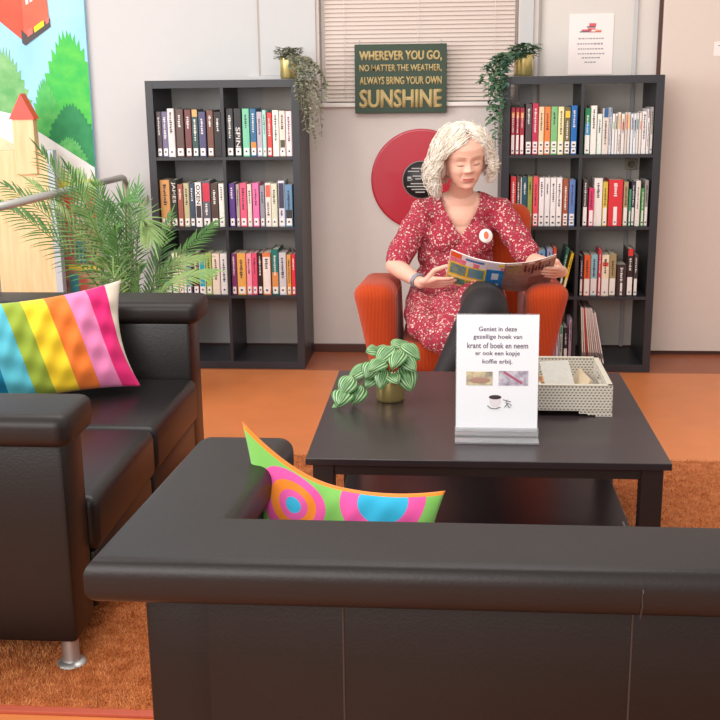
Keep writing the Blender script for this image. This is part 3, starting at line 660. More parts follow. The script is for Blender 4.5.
# ---------------------------------------------------------------- books, one by one
BOOKS=[
('L1a',3,[
 (-14740, 289, 223, '4a3f42', 'black spined', 's'),
 (-14451, 309, 223, '6a6280', 'slate purple', 's'),
 (-14142, 359, 238, 'd2c8c6', 'tall pale grey', 's'),
 (-13753, 419, 235, '58423c', 'thick dark brown with white letters', 's'),
 (-13274, 339, 232, '6a3a3a', 'maroon with white lettering', 's'),
 (-12915, 329, 232, '2e4a48', 'dark teal with orange top', 's', (0.85, 1, 'd8a060')),
 (-12567, 369, 221, '4a4668', 'navy and pink edged', 's'),
 (-12168, 349, 228, '6b4436', 'warm brown', 's'),
 (-11799, 399, 220, '1e1819', 'near black', 'n'),
]),
('L1b',3,[
 (-11190, 384, 235, '26262a', 'tall black', 's'),
 (-10776, 384, 235, '201c20', 'black with big white SPIN letters', 's'),
 (-10362, 365, 234, '72bd98', 'sea green', 's'),
 (-9968, 325, 234, '2a6288', 'blue with a fiery orange foot', 's', (0.08, 0.3, 'e8852e')),
 (-9633, 286, 218, 'b0a4ae', 'mauve grey', 's'),
 (-9338, 197, 226, 'a0d0c4', 'thin mint', 's'),
 (-9131, 266, 213, 'd8403c', 'bright red', 's'),
 (-8835, 325, 225, 'e8e2d4', 'cream', 'n'),
 (-8500, 315, 222, 'd8ccc0', 'beige with dark olive foot', 's', (0.12, 0.36, '4c4634')),
 (-8165, 315, 220, 'ecd0d2', 'pale pink', 's'),
]),
('L2a',2,[
 (-14740, 526, 236, 'c8925a', 'thick tan orange', 's'),
 (-14195, 370, 238, '26281f', 'black with white JAMES letters', 's'),
 (-13815, 282, 215, '9a5a4c', 'brick brown', 's'),
 (-13513, 302, 220, 'b8b088', 'olive tan', 's'),
 (-13201, 273, 220, '3e4c60', 'slate blue', 's'),
 (-12909, 331, 224, 'e6e2de', 'white with black OXEN letters', 's', (0.2, 0.48, '3a3436')),
 (-12559, 428, 232, '5a5a64', 'grey with crimson upper half', 's', (0.55, 0.95, 'c23048')),
 (-12111, 390, 219, '4e3c34', 'dark brown', 's'),
 (-11692, 292, 218, 'e2e0d8', 'white', 's'),
]),
('L2b',2,[
 (-11170, 320, 218, '55347e', 'deep purple', 's'),
 (-10820, 190, 214, 'a89a90', 'thin greige', 's'),
 (-10620, 360, 219, 'de5878', 'rose pink with dark dot', 's'),
 (-10240, 230, 214, 'd6d0c2', 'cream', 's'),
 (-9970, 340, 220, 'ec6ea4', 'hot pink with dark dot', 's'),
 (-9590, 250, 207, '8e8c98', 'grey', 's'),
 (-9320, 310, 220, 'dcd2ca', 'white with red figure', 's', (0.68, 0.95, 'd0604e')),
 (-9000, 310, 217, 'cfd0b8', 'pale green', 's'),
 (-8660, 340, 230, 'd4d0d8', 'tall white with black panels', 's', (0.4, 0.95, '3c3850')),
 (-8300, 390, 212, '6088a8', 'sky blue with dark foot', 's', (0.1, 0.4, '33302f')),
]),
('L3a',1,[
 (-14740, 413, 213, '2e3440', 'navy with bright blue foot', 's', (0.0, 0.32, '3a80b4')),
 (-14318, 334, 218, 'e2dcc0', 'cream', 's'),
 (-13954, 236, 205, 'eccab6', 'pale peach', 's'),
 (-13709, 138, 205, 'ece8e6', 'thin white', 'n'),
 (-13551, 275, 210, '5c6a98', 'periwinkle blue', 's'),
 (-13247, 344, 218, '5e1f26', 'dark wine red', 's'),
 (-12893, 334, 202, 'dcd8e0', 'white with turquoise panel', 's', (0.2, 0.95, '1aa0b4')),
 (-12540, 314, 216, 'a6ba5c', 'apple green', 's'),
 (-12206, 403, 213, 'e8d8c8', 'cream peach', 'n'),
 (-11783, 383, 213, 'e6e2e0', 'plain white', 's'),
]),
('L3b',1,[
 (-11190, 285, 213, '7a3468', 'plum', 's'),
 (-10895, 462, 216, 'e0a452', 'thick amber', 's'),
 (-10424, 295, 213, 'ee98a8', 'candy pink with maroon dot', 's'),
 (-10119, 275, 216, 'dd4c72', 'raspberry red', 's'),
 (-9834, 255, 216, '26201e', 'black', 's'),
 (-9569, 442, 219, 'd87848', 'orange with white panel', 's', (0.1, 0.9, 'e4dcd6')),
 (-9107, 383, 236, '1e6c64', 'tall teal with orange foot', 's', (0.1, 0.5, 'd88a4a')),
 (-8714, 383, 219, 'c8c4cc', 'white with black script', 's'),
 (-8312, 226, 208, 'd89c48', 'amber yellow', 's'),
 (-8066, 216, 211, 'dc3044', 'scarlet', 's'),
]),
('R1a',3,[
 (2950, 220, 226, 'a01f34', 'crimson with orange band', 't', (0.78, 0.9, 'e08a34')),
 (3180, 200, 226, 'a01f34', 'crimson with orange band', 't', (0.78, 0.9, 'e08a34')),
 (3390, 220, 225, 'a01f34', 'crimson with orange band', 't', (0.78, 0.9, 'e08a34')),
 (3660, 320, 242, '4c4040', 'charcoal brown', 'd'),
 (3990, 300, 245, 'b8264a', 'raspberry', 'd'),
 (4300, 270, 229, 'e8c8a0', 'peach cream', 'd'),
 (4580, 310, 229, 'e07c3c', 'orange', 'd'),
 (4900, 330, 229, '78b478', 'leaf green', 'd'),
 (5240, 290, 228, 'e8dca8', 'pale yellow', 'd'),
 (5540, 300, 226, '6a6038', 'olive with yellow square', 'd', (0.78, 0.92, 'e8c040')),
 (5860, 310, 233, '1464ac', 'royal blue', 'd'),
]),
('R1b',3,[
 (6510, 296, 220, '1c7c4c', 'green topped blue', 't', (0.42, 0.68, '3a88c4')),
 (6806, 305, 232, 'eae2da', 'tall white', 'n'),
 (7131, 246, 192, 'dde6de', 'short white and mint', 'n'),
 (7387, 296, 219, 'dcd0c6', 'beige with blue top', 'n', (0.8, 1, '2c5c8c')),
 (7692, 138, 221, 'd6dae2', 'slim white with blue top', 'n', (0.8, 1, '3c7cb0')),
 (7850, 128, 193, 'e4e2e0', 'slim white with green tip', 'n', (0.62, 0.8, '8cb86c')),
 (7988, 128, 193, 'e6e0dc', 'slim white with brown tip', 'n', (0.62, 0.95, '6a4c40')),
 (8126, 138, 199, 'e2dcd8', 'slim white with amber top', 'n', (0.6, 0.95, 'e8a428')),
 (8283, 167, 192, 'e0d8d4', 'slim white with coral tip', 'n', (0.6, 0.8, 'e06a50')),
 (8461, 118, 198, 'd8ccc4', 'slim beige with orange top', 'n', (0.6, 0.95, 'e87c44')),
 (8589, 128, 198, 'dcd6d2', 'slim white with yellow top', 'n', (0.6, 0.95, 'ecb030')),
 (8736, 128, 192, 'dce0e6', 'slim white with grey tip', 'n', (0.6, 0.9, '70708c')),
 (8874, 138, 192, 'dde0e4', 'slim white with navy tip', 'n', (0.6, 0.85, '3a5c84')),
 (9012, 128, 195, 'e0dcd8', 'slim white with teal tip', 'n', (0.6, 0.85, '3c8c80')),
 (9150, 118, 195, 'e0d6ce', 'slim cream with salmon tip', 'n', (0.6, 0.8, 'd88870')),
 (9278, 227, 202, 'e8e2e0', 'white with pale red print', 'n'),
 (9515, 148, 214, 'e2dcdc', 'tall white with grey top', 'n', (0.8, 1, '8c8486')),
 (9672, 148, 222, 'aaa49e', 'tall grey', 't'),
]),
('R2a',2,[
 (3000, 290, 245, 'd63c40', 'bright red', 'd'),
 (3310, 170, 247, '5c443a', 'brown', 'd'),
 (3490, 80, 240, 'dcd8d4', 'very thin white', 'n'),
 (3580, 260, 242, '1e4c60', 'dark teal', 'd'),
 (3850, 240, 244, '8c9244', 'olive green', 'd'),
 (4110, 280, 244, 'dc4a54', 'coral red', 'd'),
 (4410, 270, 239, 'e6dfdf', 'white of a uniform set', 'd'),
 (4690, 280, 239, 'e2dbda', 'white of a uniform set', 'd'),
 (4980, 280, 239, 'e6dfdd', 'white of a uniform set', 'd'),
 (5270, 290, 239, 'e8e1df', 'white of a uniform set', 'd'),
 (5580, 280, 233, '9a4c2c', 'rust brown', 'd'),
 (5880, 310, 228, '5878b0', 'cornflower blue', 'd'),
]),
('R2b',2,[
 (6550, 260, 230, '463a38', 'dark brown', 't'),
 (6850, 260, 187, 'd42c60', 'short magenta', 't'),
 (7110, 420, 235, 'e6e0da', 'thick white with black lettering', 'n'),
 (7540, 250, 217, 'd0b448', 'mustard yellow and green', 't'),
 (7820, 700, 227, 'd42c36', 'very wide bright red', 'w'),
 (8550, 240, 217, 'a8946c', 'khaki', 't'),
 (8810, 120, 181, '3c8c68', 'short thin green', 't'),
 (8930, 190, 217, '2c2c40', 'navy black', 't'),
 (9130, 240, 222, 'e0dad0', 'ivory', 'n'),
 (9400, 160, 186, '4c9450', 'short green', 't'),
 (9560, 190, 224, '98908c', 'tall grey', 't'),
]),
('R3a',1,[
 (3730, 310, 224, '45485c', 'slate', 't'),
 (4070, 340, 224, '34506c', 'navy', 't'),
 (4430, 380, 232, '70a4cc', 'light blue', 't'),
 (4880, 300, 238, '98a0c4', 'lavender', 't'),
 (5200, 170, 244, 'd04c2c', 'orange red', 't'),
]),
('R3b',1,[
 (6540, 180, 203, '2c2838', 'dark navy', 't'),
 (6740, 330, 208, 'dc5a28', 'bright orange', 't'),
 (7080, 360, 208, '8cbcc8', 'light blue', 't'),
 (7450, 150, 236, 'cc3448', 'tall crimson', 't'),
 (7620, 380, 208, 'e8d8bc', 'cream with red and yellow stripes', 't', (0.72, 0.82, 'd84c3c')),
 (8010, 350, 211, 'a08c64', 'khaki', 't'),
 (8380, 490, 159, '38282a', 'short thick dark brown', 'w'),
 (8880, 320, 238, '2c1c1e', 'tall black with red top', 't', (0.85, 1, 'd0302c')),
 (9210, 220, 209, '3c3638', 'charcoal', 't'),
]),
('R4a',0,[
 (5300, 144, 177, 'a88cb0', 'lavender', 'n'),
 (5462, 162, 183, 'd4c4d4', 'pale lilac', 'n'),
 (5641, 180, 191, 'c0ccc4', 'white and green', 'n', (0.8, 1, '3c8c6c')),
 (5848, 234, 186, '2c2430', 'black', 't'),
 (6108, 162, 232, 'bca0b4', 'tall pinkish grey', 'n'),
]),
]

ORD = ['first', 'second', 'third', 'fourth', 'fifth', 'sixth', 'seventh', 'eighth', 'ninth', 'tenth', 'eleventh', 'twelfth', 'thirteenth', 'fourteenth', 'fifteenth', 'sixteenth', 'seventeenth', 'eighteenth']
ZS = [.0385, .391, .7435, 1.096]; ROWN = ['bottom', 'third', 'second', 'top']
PAGES = mat('book_pages', 'd8d0c0', .9); STK = mat('spine_sticker_white', 'e8e2de', .5); INK = mat('spine_ink_dark', '2c2830', .6); INKL = mat('spine_ink_light', 'e0dcd6', .6)
br_ = random.Random(21)
def lum(c): return sum(int(c[i:i+2], 16) for i in (0, 2, 4))/765
WORDS = {'JAMES': 'JAMES', 'SPIN': 'SPIN', 'OXEN': 'OXEN'}
def book(label, x0, w_, h, z, c, st, band, grp, depth, lean=0):
    y0 = .012 + br_.uniform(0, .012); t = thing('book', label, 'book', (x0+w_/2, y0, z), grp); x1 = x0+w_
    g = .0006; x0 += g; x1 -= g; w_ = x1-x0; ct_ = .0022; z += .0006
    R = Matrix.Rotation(lean, 3, 'Y'); piv = Vector((x0, 0, z))
    def put(name, bm, m, par, **k):
        if lean: bmesh.ops.rotate(bm, cent=piv, matrix=R, verts=bm.verts)
        return obj(name, bm, m, par, **k)
    bm = BM()   # cover wraps spine and both boards
    b = min(.004, w_*.3)
    P = [(x0, y0+depth), (x0, y0+b), (x0+b*.3, y0+b*.3), (x0+b, y0), (x1-b, y0), (x1-b*.3, y0+b*.3), (x1, y0+b), (x1, y0+depth), (x1-ct_, y0+depth), (x1-ct_, y0+b+.002), (x0+ct_, y0+b+.002), (x0+ct_, y0+depth)]
    A = [bm.verts.new((p[0], p[1], z)) for p in P]; B = [bm.verts.new((p[0], p[1], z+h)) for p in P]
    n = len(P)
    for i in range(n): bm.faces.new((A[i], A[(i+1) % n], B[(i+1) % n], B[i]))
    for ring, rev in ((A, True), (B, False)):
        for q in ([0, 1, 10, 11], [1, 2, 3, 10], [3, 4, 9, 10], [4, 5, 6, 9], [6, 7, 8, 9]):
            f = [ring[k] for k in q]; bm.faces.new(f)
    cv = put('cover', bm, hexmat(c, 'cover', .38), t)
    bm = BM(); bb(bm, x0+ct_, x1-ct_, y0+.007, y0+depth-.004, z+.003, z+h-.004); put('pages', bm, PAGES, t)
    def plate(name, z0, z1, m, lay=1, fx=.0, par=cv):
        bm = BM(); bb(bm, x0+b*.9+fx*w_, x1-b*.9-fx*w_, y0-.0004*lay, y0+.0005, z0, z1); return put(name, bm, m, par)
    if band: plate('spine_band', z+h*band[0], z+h*band[1], hexmat(band[2], 'band'), 1)
    lowtop = z
    if st == 's':
        plate('spine_label', z+.006, z+.042, STK, 2, .06); lowtop = z+.045
        bm = BM(); zc = z+.024; xc = (x0+x1)/2; q = w_*.16; bb(bm, xc-q, xc+q*.6, y0-.0013, y0, zc-.004, zc+.005); put('label_mark', bm, INK, cv)
    elif st in 'tw':
        hh = min(h*.42, .095); fx = .0 if st == 't' else .32
        plate('spine_label', z+.004, z+hh, STK, 2, fx); lowtop = z+hh
        bm = BM(); xc = (x0+x1)/2; q = min(w_*.2, .004); bb(bm, xc-q, xc+q, y0-.0013, y0, z+.016, z+.022); put('label_mark', bm, INK, cv)
    elif st == 'd':
        plate('spine_label', z+.005, z+.030, STK, 2, .02); plate('spine_label', z+.034, z+.062, STK, 2, .02); lowtop = z+.065
        xc = (x0+x1)/2; q = w_*.2
        for za, zb in ((.013, .021), (.043, .050)): bm = BM(); bb(bm, xc-q, xc+q, y0-.0013, y0, z+za, z+zb); put('label_mark', bm, INK, cv)
    word = next((v for k, v in WORDS.items() if k in label), None)
    if word:
        big = h*(.42 if word == 'SPIN' else .44); bm = text_bm(word, big, w_*.60, .01, .0004)
        xf(bm, (0, 0, 0), (0, PI/2, 0)); zc = z+h*(.40 if word == 'SPIN' else .73); xf(bm, ((x0+x1)/2, y0-.0006, zc)); put('title', bm, INK if lum(c) > .45 else INKL, cv)
    elif w_ > .012:
        dark = lum(c) > .45; bm = BM(); zt = z+h*.93; xc = (x0+x1)/2; lim = lowtop+.012; nn = 0
        if band and band[1] > .9: zt = z+h*band[0]-.008
        zt -= br_.uniform(0, .02)
        stop = max(lim, zt-br_.uniform(.05, .12))
        while zt > stop and nn < 16:
            hh = br_.uniform(.004, .008); q = w_*br_.uniform(.10, .2); bb(bm, xc-q, xc+q*br_.uniform(.3, 1), y0-.0008, y0, zt-hh, zt); zt -= hh+br_.uniform(.0015, .005); nn += 1
        if nn: put('title', bm, INK if dark else INKL, cv)
        else: bm.free()
    return t
for key, row, L in BOOKS:
    side = 'left' if key[0] == 'L' else 'right'; cell = 'left' if key[2] == 'a' else 'right'
    for i, e in enumerate(L):
        x, w_, h, c, desc, st = e[:6]; band = e[6] if len(e) > 6 else None
        if 'uniform set' in desc: desc = 'plain white'
        lab = '%s book, %s from left, %s row %s cell, %s bookcase' % (desc, ORD[i], ROWN[row], cell, side)
        book(lab, x/1e4, w_/1e4, h/1e3, ZS[row], c, st, band, 'books in the %s row of the %s bookcase' % (ROWN[row], side), br_.uniform(.135, .19))
# two leaning books in the third row beside the chair
book('dark green book leaning right, third row left cell, right bookcase', .543, .016, .245, ZS[1], '2c6458', 't', None, 'books in the third row of the right bookcase', .18, math.radians(10))
book('yellow book leaning right, last in third row left cell, right bookcase', .5625, .0155, .222, ZS[1], 'ecc02c', 't', None, 'books in the third row of the right bookcase', .17, math.radians(12.5))
# magazines leaning in the bottom right cell
mc = ['e6dcd4', 'e0ccc4', 'cc4a44', 'e8e0da', 'dcc8b8', 'e4d4d0', 'cfc4c0', 'e6d8d4', 'dab8b4', 'e8e4e2']
md_ = ['white', 'blush', 'bright red', 'ivory', 'sand coloured', 'pale rose', 'light grey', 'off white', 'dusty pink', 'shiny white']
for i, c in enumerate(mc):
    x = .684+.0115*i; y0 = .015; h = (.292 if i < 8 else .27)-.002*(i % 3); an = -math.radians(3.5+.85*i); z = ZS[0]+.001
    t = thing('magazine', '%s magazine, %s from left of those leaning in the bottom row, right bookcase' % (md_[i], ORD[i]), 'magazine', (x, y0, z), 'magazines leaning in the right bookcase')
    R = Matrix.Rotation(an, 3, 'Y')
    bm = BM(); bb(bm, x, x+.0062, y0, y0+.21, z, z+h, .0006); bmesh.ops.rotate(bm, cent=(x, 0, z), matrix=R, verts=bm.verts); cv = obj('cover', bm, hexmat(c, 'gloss', .3), t)
    bm = BM(); bb(bm, x+.0012, x+.005, y0-.0006, y0+.01, z+h*.1, z+h*.2); bmesh.ops.rotate(bm, cent=(x, 0, z), matrix=R, verts=bm.verts); obj('spine_print', bm, INK, cv)

# ---------------------------------------------------------------- things on the wall
sg2 = thing('wall_sign', 'dark green SUNSHINE slogan sign hanging before the window blind', 'sign', (-.258, .375, 1.465))
bm = BM(); bb(bm, -.497, -.021, .352, .374, 1.293, 1.640, .002); bd = obj('board', bm, mat('sign_green_board', '243a28', .55, noise=.1, nscale=6), sg2)
GOLD = mat('sign_tan_letters', 'b49c68', .6, noise=.15, nscale=120)
for s, wd, hh, zc, of in (('WHEREVER YOU GO,', .425, .053, 1.580, .002), ('NO MATTER THE WEATHER,', .425, .039, 1.519, .0007), ('ALWAYS BRING YOUR OWN', .425, .039, 1.458, .0010), ('SUNSHINE', .425, .091, 1.367, .003)):
    obj('lettering', xf(text_bm(s, wd, hh, .012, .002, fat=of), (-.259, .3515, zc)), GOLD, bd)
for x in (-.47, -.05):
    bm = BM(); tube(bm, [(x, .363, 1.640), (x, .40, 1.70) if 0 else (x, .372, 1.66)], .002, 6); obj('hanging_hook', bm, STEEL, bd)
dk = thing('wall_record', 'large round red record hanging on the wall behind the woman', 'record', (-.153, .39, .945))
RR = Euler((PI/2, 0, 0)).to_matrix()
def ring_bm(prof): b = BM(); lathe(b, prof, (-.153, .397, .945), 96, RR); return b
prof = [(.001, .012)] + [(.10+.0033*k, .012 + (.0006 if k % 2 else 0)) for k in range(49)] + [(.264, .011), (.266, .008), (.264, 0), (.001, 0)]
obj('vinyl_disc', ring_bm(prof), mat('red_vinyl', 'b4102c', .34, spec=.5, coat=.3), dk)
obj('label_ring', ring_bm([(.001, .0135), (.1, .0135), (.1, .012)]), mat('label_edge_grey', '8a8480', .5), dk)
lb = obj('paper_label', ring_bm([(.001, .0142), (.095, .0142), (.095, .0125)]), mat('record_label_black', '282426', .5), dk)
bm = BM(); rq = random.Random(2)
for (x0, x1, z) in [(-.05, .05, .06), (-.07, -.01, .045), (0.0, .06, .045), (-.045, .03, .02), (-.03, .05, .005), (-.07, -.045, .002), (-.055, .02, -.02), (-.075, .05, -.035), (-.05, .045, -.05), (-.03, .02, -.065)]:
    bb(bm, -.153+x0, -.153+x1, .3820, .3832, .945+z-.0028, .945+z+.0028)
bb(bm, -.225, -.205, .3820, .3832, .94, .962); obj('label_print', bm, mat('label_print_grey', 'b4b0ac', .6), lb)
bm = BM(); lathe(bm, [(.001, .016), (.005, .016), (.005, .010)], (-.153, .397, .945), 14, RR); obj('spindle_hole', bm, INK, dk)
ps = thing('poster', 'white notice with a pile of books above the right bookcase', 'poster', (.715, .41, 1.63))
bm = BM(); bb(bm, .602, .826, .4115, .4145, 1.476, 1.776, .0005); pb = obj('sheet', bm, mat('poster_paper', 'f0e2de', .6), ps)
for (x, z, w_, h_, c) in [(.69, 1.695, .05, .010, 'c85c64'), (.715, 1.703, .04, .010, 'e08078'), (.72, 1.722, .035, .016, 'd8545c'), (.712, 1.712, .045, .006, '5c6478'), (.75, 1.693, .03, .010, 'f09474'), (.68, 1.688, .05, .005, '4c5470'), (.735, 1.687, .06, .004, 'b44c54')]:
    bm = BM(); box(bm, (x, .4110, z), (w_, .0008, h_)); obj('printed_book', bm, hexmat(c, 'print'), pb)
GR = mat('poster_grey_print', '9c9498', .6)
# the small notice text cannot be read: short grey strokes where each line stands
for zz, wd in ((1.655, .13), (1.629, .14), (1.604, .13), (1.580, .13), (1.560, .09), (1.538, .06)):
    bm = BM(); x = .715-wd/2
    while x < .715+wd/2-.008:
        q = rq.uniform(.006, .014); box(bm, (x+q/2, .4112, zz), (q, .0005, .0065 if zz != 1.629 or x < .72 else .009)); x += q+.004
    obj('printed_line', bm, GR, pb)
pn = thing('paper_note', 'small white note cut off by the right edge of the photo', 'note', (1.40, .374, 1.595))
bm = BM(); bb(bm, 1.325, 1.50, .3735, .3748, 1.56, 1.63); nb = obj('sheet', bm, mat('note_paper', 'ece4de', .6), pn)
bm = BM(); bb(bm, 1.345, 1.45, .3730, .3736, 1.608, 1.613); obj('printed_line', bm, GR, nb)

# ---------------------------------------------------------------- armchair
def cord_mat():
    m = bpy.data.materials.new('orange_corduroy'); m.use_nodes = True; nt = m.node_tree; b = nt.nodes['Principled BSDF']; b.inputs['Roughness'].default_value = .85; b.inputs['Sheen Weight'].default_value = .12; b.inputs['Specular IOR Level'].default_value = .2
    tc = nt.nodes.new('ShaderNodeTexCoord'); wv = nt.nodes.new('ShaderNodeTexWave'); wv.bands_direction = 'X'; wv.inputs['Scale'].default_value = 55; wv.inputs['Distortion'].default_value = .3
    nt.links.new(tc.outputs['Object'], wv.inputs[0]); r = nt.nodes.new('ShaderNodeValToRGB'); r.color_ramp.elements[0].color = lin('9c3010'); r.color_ramp.elements[1].color = lin('cc4a16')
    nt.links.new(wv.outputs[0], r.inputs[0]); nt.links.new(r.outputs[0], b.inputs[0])
    bp = nt.nodes.new('ShaderNodeBump'); bp.inputs['Strength'].default_value = .6; bp.inputs['Distance'].default_value = .003; nt.links.new(wv.outputs[0], bp.inputs['Height']); nt.links.new(bp.outputs[0], b.inputs['Normal']); return m
CORD = cord_mat()
ch = thing('armchair', 'orange corduroy armchair in which the woman sits', 'armchair', (.05, -.78, 0))
def soft(name, x0, x1, y0, y1, z0, z1, bev, fn=None, seg=5):
    bm = BM(); bb(bm, x0, x1, y0, y1, z0, z1, bev, seg)
    bmesh.ops.subdivide_edges(bm, edges=[e for e in bm.edges if e.calc_length() > .08], cuts=5, use_grid_fill=True)
    if fn:
        for v in bm.verts: v.co = fn(v.co)
    return obj(name, bm, CORD, ch, smooth=True)
for s in (-1, 1):
    cx = .047+s*.328
    def flare(v, s=s, cx=cx):
        k = max(0, v.z-.12)/.52
        return Vector((cx + (v.x-cx)*(.62+.42*k**1.5) + s*.066*k - s*.035, v.y + .02*math.sin(k*PI), v.z - .09*max(0, v.y+1.06)*k ))
    soft('armrest', cx-.088, cx+.088, -1.13, -.44, .10, .645, .062, flare)
soft('seat_cushion', -.20, .30, -1.15, -.56, .27, .405, .045)
soft('seat_base', -.215, .315, -1.125, -.50, .10, .28, .015)
soft('backrest', -.12, .372, -.60, -.44, .20, .90, .06, lambda v: Vector((v.x, v.y + .20*(v.z-.3), v.z)))
for x, y in ((-.23, -1.08), (.33, -1.08), (-.2, -.52), (.3, -.52)):
    bm = BM(); tube(bm, [(x, y, .001), (x, y, .13)], [.016, .022], 14); obj('leg', bm, mat('dark_wood_leg', '3a2418', .4), ch)

# ---------------------------------------------------------------- the open magazine
mg = thing('magazine', 'open magazine with bright yellow and blue cover held by the woman', 'magazine', (.215, -1.0, .61))
SB, ST = Vector((.213, -1.0, .608)), Vector((.221, -1.2, .749)); LB, LT = Vector((-.020, -.935, .630)), Vector((.006, -1.135, .797)); RB, RT = Vector((.418, -.93, .606)), Vector((.429, -1.12, .776))
def sheet_pt(a, b, c, d, u, v, bow, nrm):   # u from spine outwards, v from bottom to top
    p = a.lerp(b, v).lerp(c.lerp(d, v), u); return p + nrm*bow*math.sin(PI*u)
nL = (LB-SB).cross(ST-SB).normalized(); nR = (ST-SB).cross(RB-SB).normalized()
if nL.y > 0: nL = -nL
if nR.y > 0: nR = -nR
def page_patch(name, side, u0, u1, v0, v1, off, m, par, th=.0004, bow=.012, nu=12, nv=4):
    a, b, c, d, nn = (SB, ST, LB, LT, nL) if side == 'L' else (SB, ST, RB, RT, nR)
    bm = BM(); G = {}
    for s in (0, 1):
        for i in range(nu+1):
            for j in range(nv+1):
                u = u0+(u1-u0)*i/nu; v = v0+(v1-v0)*j/nv
                G[s, i, j] = bm.verts.new(sheet_pt(a, b, c, d, u, v, bow, nn) + nn*(off - s*th))
    for i in range(nu):
        for j in range(nv):
            for s in (0, 1): bm.faces.new((G[s, i, j], G[s, i+1, j], G[s, i+1, j+1], G[s, i, j+1]))
    for i in range(nu):
        for j in (0, nv): bm.faces.new((G[0, i, j], G[0, i+1, j], G[1, i+1, j], G[1, i, j]))
    for j in range(nv):
        for i in (0, nu): bm.faces.new((G[0, i, j], G[0, i, j+1], G[1, i, j+1], G[1, i, j]))
    return obj(name, bm, m, par)
gl = lambda c, c2=None, ns=30: mat('gloss_%s_%s' % (c, c2), c, .3, c2=c2, nscale=ns)
cvL = page_patch('front_cover', 'L', 0, 1, 0, 1, 0, gl('ece0e4'), mg, .001)
cvR = page_patch('back_cover', 'R', 0, 1, 0, 1, 0, gl('8c6860', 'b49488', 16), mg, .001)
page_patch('page_block', 'L', 0, .985, .01, .99, -.0011, mat('mag_pages', 'ece6e0', .6), mg, .003); page_patch('page_block', 'R', 0, .985, .01, .99, -.0011, mat('mag_pages', 'ece6e0', .6), mg, .003)
def pt(side, u0, u1, v0, v1, c, c2=None, lay=1, ns=40): page_patch('printed_block', side, u0, u1, v0, v1, .0005*lay, gl(c, c2, ns), cvL if side == 'L' else cvR, .0004, nu=4, nv=2)
pt('L', .78, .985, .84, .98, 'ec5c24'); pt('L', .0, .985, .70, .83, 'e8607c', 'f090a0'); pt('L', .36, .70, .86, .93, '4c7cb4'); pt('L', .06, .30, .74, .97, 'e4dce8')
pt('L', .0, .30, .10, .74, '2468b4', '3c8ccc', 2); pt('L', .30, .985, .30, .70, 'f0c81c'); pt('L', .30, .985, .02, .28, 'f0c81c'); pt('L', .0, .30, .0, .10, 'f4d024', None, 2)
pt('L', .66, .95, .36, .66, '3c6c9c', '88a85c', 2, 60); pt('L', .34, .62, .36, .66, '6c9850', '5c8ccc', 2, 60); pt('L', .64, .95, .06, .24, '2c74a4', '64a454', 2, 60); pt('L', .34, .62, .06, .24, '58904c', 'c0b050', 2, 60)
pt('L', .08, .2, .40, .62, 'dce4f0', None, 3); pt('L', .06, .28, .18, .24, 'e8e4ec', None, 3); pt('L', .02, .10, .86, .95, 'f0d020', None, 3)
pt('R', .02, .98, .93, .99, 'e4dcd4'); pt('R', .04, .34, .66, .92, '8c7460', 'b09c74', 1, 60)
for k, (u, dv) in enumerate(((.38, .22), (.46, .13), (.53, .20), (.60, .15), (.66, .24), (.73, .13), (.80, .12), (.86, .18))):
    pt('R', u, u+.035, .68-.06*(k % 3 == 2), .68+dv, '3c2c30', None, 2)
    if k % 2 == 0: pt('R', u+.035, u+.06, .72, .76, '3c2c30', None, 2)
pt('R', .10, .24, .22, .42, 'a89498', '6c5450', 2, 90); pt('R', .5, .9, .1, .5, 'a06c60', '7c5048', 1, 20)

# ---------------------------------------------------------------- the seated woman
SKIN = bpy.data.materials.new('warm_skin'); SKIN.use_nodes = True
b = SKIN.node_tree.nodes['Principled BSDF']; b.inputs['Base Color'].default_value = lin('e0ac96'); b.inputs['Roughness'].default_value = .5; b.inputs['Subsurface Weight'].default_value = .12; b.inputs['Subsurface Radius'].default_value = (.02, .008, .004); b.inputs['Subsurface Scale'].default_value = .5
LIPM = mat('lip_rose', 'c06c66', .45); LASH = mat('lash_brown', '543628', .6); BROW = mat('brow_blond', 'a88468', .8)
CHEEK = mat('cheek_blush', 'd88c7c', .5)
person = thing('person', 'seated woman with curly white hair in a red floral dress reading a magazine', 'person', (.05, -.72, .42))
HC = Vector((.058, -.722, 1.128)); HS = 1.10; HR = (Matrix.Rotation(math.radians(15), 3, 'Z') @ Matrix.Rotation(math.radians(14), 3, 'X') @ Matrix.Rotation(math.radians(-4), 3, 'Y'))
def hp(x, y, z): return HC + HR @ (Vector((x*1.06, y, z))*HS)
def hell(bm, c, r, rot=None, sub=3): ell(bm, hp(*c), [q*HS for q in r], HR @ (rot.to_matrix() if rot else Matrix.Identity(3)), sub)
def interp(tab, z):
    if z <= tab[0][0]: return tab[0][1]
    for (a, u), (b_, v) in zip(tab, tab[1:]):
        if z <= b_:
            t = (z-a)/(b_-a); t = t*t*(3-2*t)*.5 + t*.5; return u+(v-u)*t
    return tab[-1][1]
HWD = [(-.112, .004), (-.107, .020), (-.095, .038), (-.075, .051), (-.05, .060), (-.025, .0655), (0, .0675), (.03, .071), (.06, .070), (.085, .060), (.105, .042), (.118, .022), (.124, .003)]
HFR = [(-.112, .050), (-.107, .064), (-.095, .071), (-.08, .072), (-.06, .077), (-.035, .079), (0, .077), (.03, .084), (.055, .082), (.08, .068), (.10, .046), (.118, .015), (.124, 0)]
HBK = [(-.112, -.035), (-.095, -.01), (-.07, .03), (-.04, .062), (0, .085), (.03, .097), (.06, .096), (.085, .082), (.105, .056), (.118, .025), (.124, .003)]
def gs(x, s_): return math.exp(-(x/s_)**2)
